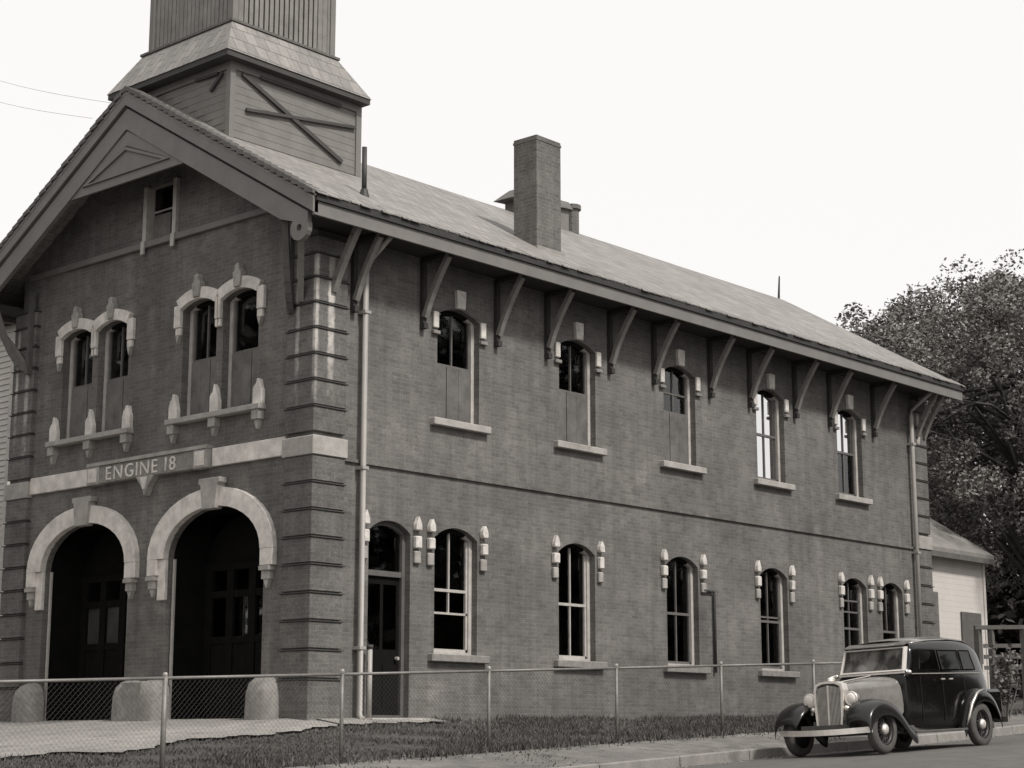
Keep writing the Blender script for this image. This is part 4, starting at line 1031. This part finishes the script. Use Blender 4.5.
# roof covering
def roof_sec(x, w, z): return [(x, w*math.sin(a), z-.06*(abs(math.sin(a)))**3*1.2+.012) for a in [(-1+2*k/8)*math.pi/2 for k in range(9)]]
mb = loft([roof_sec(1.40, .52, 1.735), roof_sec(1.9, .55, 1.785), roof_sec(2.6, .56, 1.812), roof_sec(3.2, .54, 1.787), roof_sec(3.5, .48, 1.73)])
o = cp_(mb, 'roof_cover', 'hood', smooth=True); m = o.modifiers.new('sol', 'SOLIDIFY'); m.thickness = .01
# bonnet
def hood_sec(x, w, zt_, z0=.5):
    half = [(w*.98, z0), (w, z0+.2), (w*.97, zt_-.13), (w*.82, zt_-.045), (w*.45, zt_-.008), (0, zt_)]
    return [(x, y, z) for y, z in half]+[(x, -y, z) for y, z in reversed(half[:-1])]
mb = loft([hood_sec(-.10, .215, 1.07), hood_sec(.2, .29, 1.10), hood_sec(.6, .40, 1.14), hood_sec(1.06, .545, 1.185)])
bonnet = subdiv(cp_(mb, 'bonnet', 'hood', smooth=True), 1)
mb = MB(); mb.tube([(-.12, 0, 1.085), (.5, 0, 1.145), (1.05, 0, 1.20)], .008, 6); cp_(mb, 'bonnet_hinge', 'chrome', bonnet)
# radiator grille: shell and bars, leaning back a little
gx = lambda z: -.20-.06*(1.1-z)-.0
mb = MB(); GO = [(.18, .34), (.225, .42), (.25, .70), (.262, .98), (.24, 1.07), (.15, 1.11), (0, 1.12)]; GI = [(.15, .365), (.192, .435), (.213, .70), (.223, .975), (.20, 1.045), (.115, 1.08), (0, 1.085)]
def ring(P): return P+[(-y, z) for y, z in reversed(P[:-1])]
ro, ri = ring(GO), ring(GI)
b_ = 0
for i in range(len(ro)-1):
    q = [ro[i], ro[i+1], ri[i+1], ri[i]]
    b0_ = len(mb.v)
    for dx in (-.035, .12): mb.v += [(gx(z)+dx, y, z) for y, z in q]
    mb.f += [tuple(b0_+k for k in f_) for f_ in ((0, 1, 2, 3), (7, 6, 5, 4), (0, 4, 5, 1), (1, 5, 6, 2), (2, 6, 7, 3), (3, 7, 4, 0))]
grille = cp_(mb, 'grille', 'chrome', weld=True)
for k in range(-9, 10):
    y_ = k*.0225; z1_ = 1.055-.02*abs(y_)/.1; z0_ = .38+abs(y_)*.35; vx = -.02-.02*(1-abs(k)/9)
    mb = MB(); mb.beam((gx(z0_)+vx, y_, z0_), (gx(z1_)+vx, y_, z1_), .009 if k else .022, .012, up=(1, 0, 0)); cp_(mb, 'grille_bar', 'grillebar' if k else 'chrome', grille)
mb = MB(); mb.poly([(gx(z)+.02, y, z) for y, z in ri]); cp_(mb, 'radiator_core', 'trim_d', grille, recalc=False)
mb = MB(); mb.lathe([(0, .02), (.02, .05), (.05, .055), (.07, .02)], lambda a, u, v: (-.13+u*1.5, v, 1.11+a), 10); mb.beam((-.17, 0, 1.16), (.02, 0, 1.20), .025, .03); cp_(mb, 'radiator_cap', 'chrome', grille, smooth=True)
# wings
def fender(path, sgn, y_in, y_out, crown=.05, skirt=.16):
    secs = []
    for (x_, z_, yo, yi) in path:
        c_ = [(yi, z_-.10), (yi+.02, z_-.03), (yi+(yo-yi)*.35, z_), (yi+(yo-yi)*.7, z_-.012), (yo-.03, z_-.05), (yo, z_-.11), (yo+.004, z_-.11-skirt)]
        secs.append([(x_, sgn*y, zz2) for y, zz2 in c_])
    return loft(secs)
for s in (-1, 1):
    P_ = [(-.52, .50, .84, .46), (-.50, .62, .855, .40), (-.36, .76, .86, .36), (-.14, .835, .87, .36), (.10, .835, .87, .40), (.34, .74, .865, .46), (.56, .58, .85, .52), (.76, .42, .83, .56), (.95, .345, .82, .58)]
    mb = fender(P_, s, 0, 0); f_ = cp_(mb, 'front_wing', 'wing', smooth=True); m = f_.modifiers.new('sol', 'SOLIDIFY'); m.thickness = .02; subdiv(f_, 2)
    P_ = [(2.50, .345, .80, .62), (2.58, .50, .815, .62), (2.68, .72, .83, .60), (2.86, .90, .85, .58), (3.12, .965, .855, .56), (3.40, .93, .85, .52), (3.62, .80, .83, .48), (3.78, .62, .80, .45), (3.86, .45, .78, .42)]
    mb = fender(P_, s, 0, 0, skirt=.12); f_ = cp_(mb, 'rear_wing', 'paint', smooth=True); m = f_.modifiers.new('sol', 'SOLIDIFY'); m.thickness = .02; subdiv(f_, 2)
    mb = MB(); pts = [(2.52, s*.825, .36), (2.60, s*.84, .50), (2.70, s*.855, .69), (2.86, s*.872, .85), (3.0, s*.876, .90), (3.12, s*.878, .92)]; mb.tube(pts, [.014, .03, .034, .03, .02, .01], 8); cp_(mb, 'wing_highlight', 'dullchrome', f_, smooth=True)  # pale tapered tube stands in for light caught on the wing's front edge
    mb = MB(); a, b = sorted((s*.58, s*.82)); mb.box(.9, 2.56, a, b, .275, .315); cp_(mb, 'running_board', 'tyre', bevel=.008)
# wheels
def wheel(x_, y_, s):
    R_ = .362
    mb = MB(); fr = lambda a, u, v: (x_+u, y_+s*a, R_+v)
    mb.lathe([(-.065, .235), (-.075, .29), (-.06, .345), (-.03, .360), (.03, .360), (.06, .345), (.075, .29), (.065, .235)], fr, 28, cap=False); t_ = cp_(mb, 'tyre', 'tyre', smooth=True)
    w = t_
    mb = MB(); mb.lathe([(-.05, .235), (.055, .237), (.06, .225), (.03, .205), (.02, .20), (-.03, .19)], fr, 24); w_ = cp_(mb, 'rim', 'rim', w, smooth=True)
    mb = MB()
    for k in range(16):
        a = 2*math.pi*k/16; mb.beam(fr(.05, .07*math.cos(a+.2), .07*math.sin(a+.2)), fr(.02, .205*math.cos(a), .205*math.sin(a)), .012, .012)
    cp_(mb, 'spokes', 'rim', w)
    mb = MB(); mb.lathe([(.0, .09), (.06, .085), (.085, .065), (.10, .03), (.104, .004)], fr, 16); cp_(mb, 'hub_cap', 'chrome', w, smooth=True)
    t_.name = 'wheel'; return t_
for s in (-1, 1):
    wheel(0, s*.735, s); wheel(3.12, s*.735, s)
# headlights
for s in (-1, 1):
    hx, hy, hz = -.20, s*.37, .845
    fr = lambda a, u, v: (hx+a, hy+u, hz+v)
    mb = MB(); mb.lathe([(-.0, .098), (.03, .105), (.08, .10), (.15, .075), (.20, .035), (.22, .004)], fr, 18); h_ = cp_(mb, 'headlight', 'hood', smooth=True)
    mb = MB(); mb.lathe([(-.035, .01), (-.03, .05), (-.012, .088), (.0, .094)], fr, 18); cp_(mb, 'lens', 'lens', h_, smooth=True)
    mb = MB(); mb.lathe([(-.012, .096), (-.014, .108), (.012, .110), (.02, .100)], fr, 18); cp_(mb, 'lens_rim', 'chrome', h_, smooth=True)
    mb = MB(); mb.tube([(hx+.08, hy, hz-.09), (hx+.1, s*.40, hz-.22)], .025, 8); cp_(mb, 'lamp_post', 'chrome', h_)
    mb = MB(); mb.lathe([(-.03, .01), (-.02, .04), (.04, .045), (.07, .01)], lambda a, u, v: (-.22+a, s*.30+u, .70+v), 10); cp_(mb, 'horn', 'chrome', smooth=True)
mb = MB(); mb.tube([(-.1, -.37, .70), (-.14, 0, .66), (-.1, .37, .70)], .018, 8); cp_(mb, 'lamp_bar', 'chrome')
# bumpers
mb = MB(); pts = [(-.62+.24*(abs(k)/8)**2.2, k*.100, .37-.02*(1-(abs(k)/8)**2)) for k in range(-8, 9)]
for a, b in zip(pts[:-1], pts[1:]): mb.beam(a, b, .03, .085)
bp_ = cp_(mb, 'front_bumper', 'chrome', weld=False)
for s in (-1, 1): mb = MB(); mb.beam((-.58, s*.35, .36), (-.1, s*.35, .36), .04, .06); cp_(mb, 'bumper_iron', 'tyre', bp_)
mb = MB(); mb.box(-.42, -.1, -.42, .42, .34, .46); mb.box(-.25, 1.0, -.30, .30, .30, .52); cp_(mb, 'chassis', 'tyre')
mb = MB(); pts = [(4.22-.18*(abs(k)/8)**2.5, k*.10, .42) for k in range(-8, 9)]
for a, b in zip(pts[:-1], pts[1:]): mb.beam(a, b, .03, .09)
cp_(mb, 'rear_bumper', 'dullchrome')
mb = MB(); mb.box(3.72, 4.20, -.64, .64, .50, .93); cp_(mb, 'luggage_trunk', 'paint', bevel=.05)
mb = MB(); mb.box(1.0, 3.9, -.6, .6, .28, .40); cp_(mb, 'floor_pan', 'tyre')
# windscreen in its bright frame
def wsx(z): return 1.13+(z-1.24)*.42
mb = MB(); wo_ = [(.555, 1.255), (.535, 1.60)]; F_ = [(-.57, 1.245), (.57, 1.245), (.545, 1.625), (-.545, 1.625)]; I_ = [(-.548, 1.268), (.548, 1.268), (.524, 1.603), (-.524, 1.603)]
for i in range(4):
    j = (i+1) % 4; q = [F_[i], F_[j], I_[j], I_[i]]; b0_ = len(mb.v)
    for dx in (-.055, .05): mb.v += [(wsx(z)+dx, y, z) for y, z in q]
    mb.f += [tuple(b0_+k for k in f_) for f_ in ((0, 1, 2, 3), (7, 6, 5, 4), (0, 4, 5, 1), (1, 5, 6, 2), (2, 6, 7, 3), (3, 7, 4, 0))]
ws = cp_(mb, 'windscreen', 'brightframe')
mb = MB(); mb.poly([(wsx(z)-.035, y, z) for y, z in I_]); cp_(mb, 'windscreen_glass', 'carglass', ws, recalc=False)
mb = MB(); mb.poly([(wsx(z)+.0, y, z) for y, z in I_]); cp_(mb, 'windscreen_backing', 'windscreen_reflection', ws, recalc=False)  # mottled greys behind the glass imitate its reflections
mb = MB(); mb.box(1.06, 1.12, -.58, .58, 1.205, 1.235); cp_(mb, 'cowl_strip', 'chrome')
# sun visor
mb = MB(); mb.v += [(1.20, -.54, 1.64), (1.20, .54, 1.64), (1.42, .56, 1.70), (1.42, -.56, 1.70), (1.20, -.54, 1.655), (1.20, .54, 1.655), (1.42, .56, 1.715), (1.42, -.56, 1.715)]
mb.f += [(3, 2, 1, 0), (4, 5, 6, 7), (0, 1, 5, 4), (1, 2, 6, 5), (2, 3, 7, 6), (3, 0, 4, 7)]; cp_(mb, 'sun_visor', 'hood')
# side windows, doors, trim
for s in (-1, 1):
    ysd = lambda x_, z_: s*((float(np.interp(x_, [1.36, 1.9, 2.6, 3.15, 3.5], [.64, .69, .71, .69, .63])))-(z_-1.2)*.19+.012)
    for (x0_, x1_, r0, r1) in ((1.46, 2.02, .12, 0), (2.10, 2.72, 0, 0), (2.80, 3.26, 0, .10)):
        mb = MB(); q = [(x0_, 1.25), (x1_, 1.25), (x1_-r1, 1.56), (x0_+r0, 1.56)]; mb.poly([(x_, ysd(x_, z_), z_) for x_, z_ in q]); cp_(mb, 'side_window', 'carglass', recalc=False)
        mb = MB()
        for i in range(4):
            j = (i+1) % 4; a, b = q[i], q[j]; mb.beam((a[0], ysd(*a), a[1]), (b[0], ysd(*b), b[1]), .012, .018)
        cp_(mb, 'window_trim', 'paint')
    mb = MB(); pts = [(x_, ysd(x_, 1.19), 1.19) for x_ in (1.2, 1.5, 2.0, 2.6, 3.1, 3.45)]; mb.tube(pts, .009, 6); cp_(mb, 'belt_moulding', 'dullchrome')
    for dx in (1.44, 2.06, 2.76):
        mb = MB(); mb.beam((dx, ysd(dx, 1.19)+s*.0, 1.17), (dx, s*float(np.interp(dx, [1.36, 1.9, 2.6, 3.15], [.655, .71, .735, .715])), .45), .008, .01, up=(1, 0, 0)); cp_(mb, 'door_seam', 'rim')
    for dx in (1.95, 2.20):
        mb = MB(); mb.beam((dx, ysd(dx, 1.10)+s*.03, 1.10), (dx+.10, ysd(dx, 1.10)+s*.035, 1.10), .02, .022); cp_(mb, 'door_handle', 'chrome')
    mb = MB(); mb.lathe([(0, .03), (.04, .035), (.06, .01)], lambda a, u, v: (1.15-a, s*.655+u, 1.22+v), 10); cp_(mb, 'cowl_lamp', 'chrome', smooth=True)
print('objects', len(bpy.data.objects))
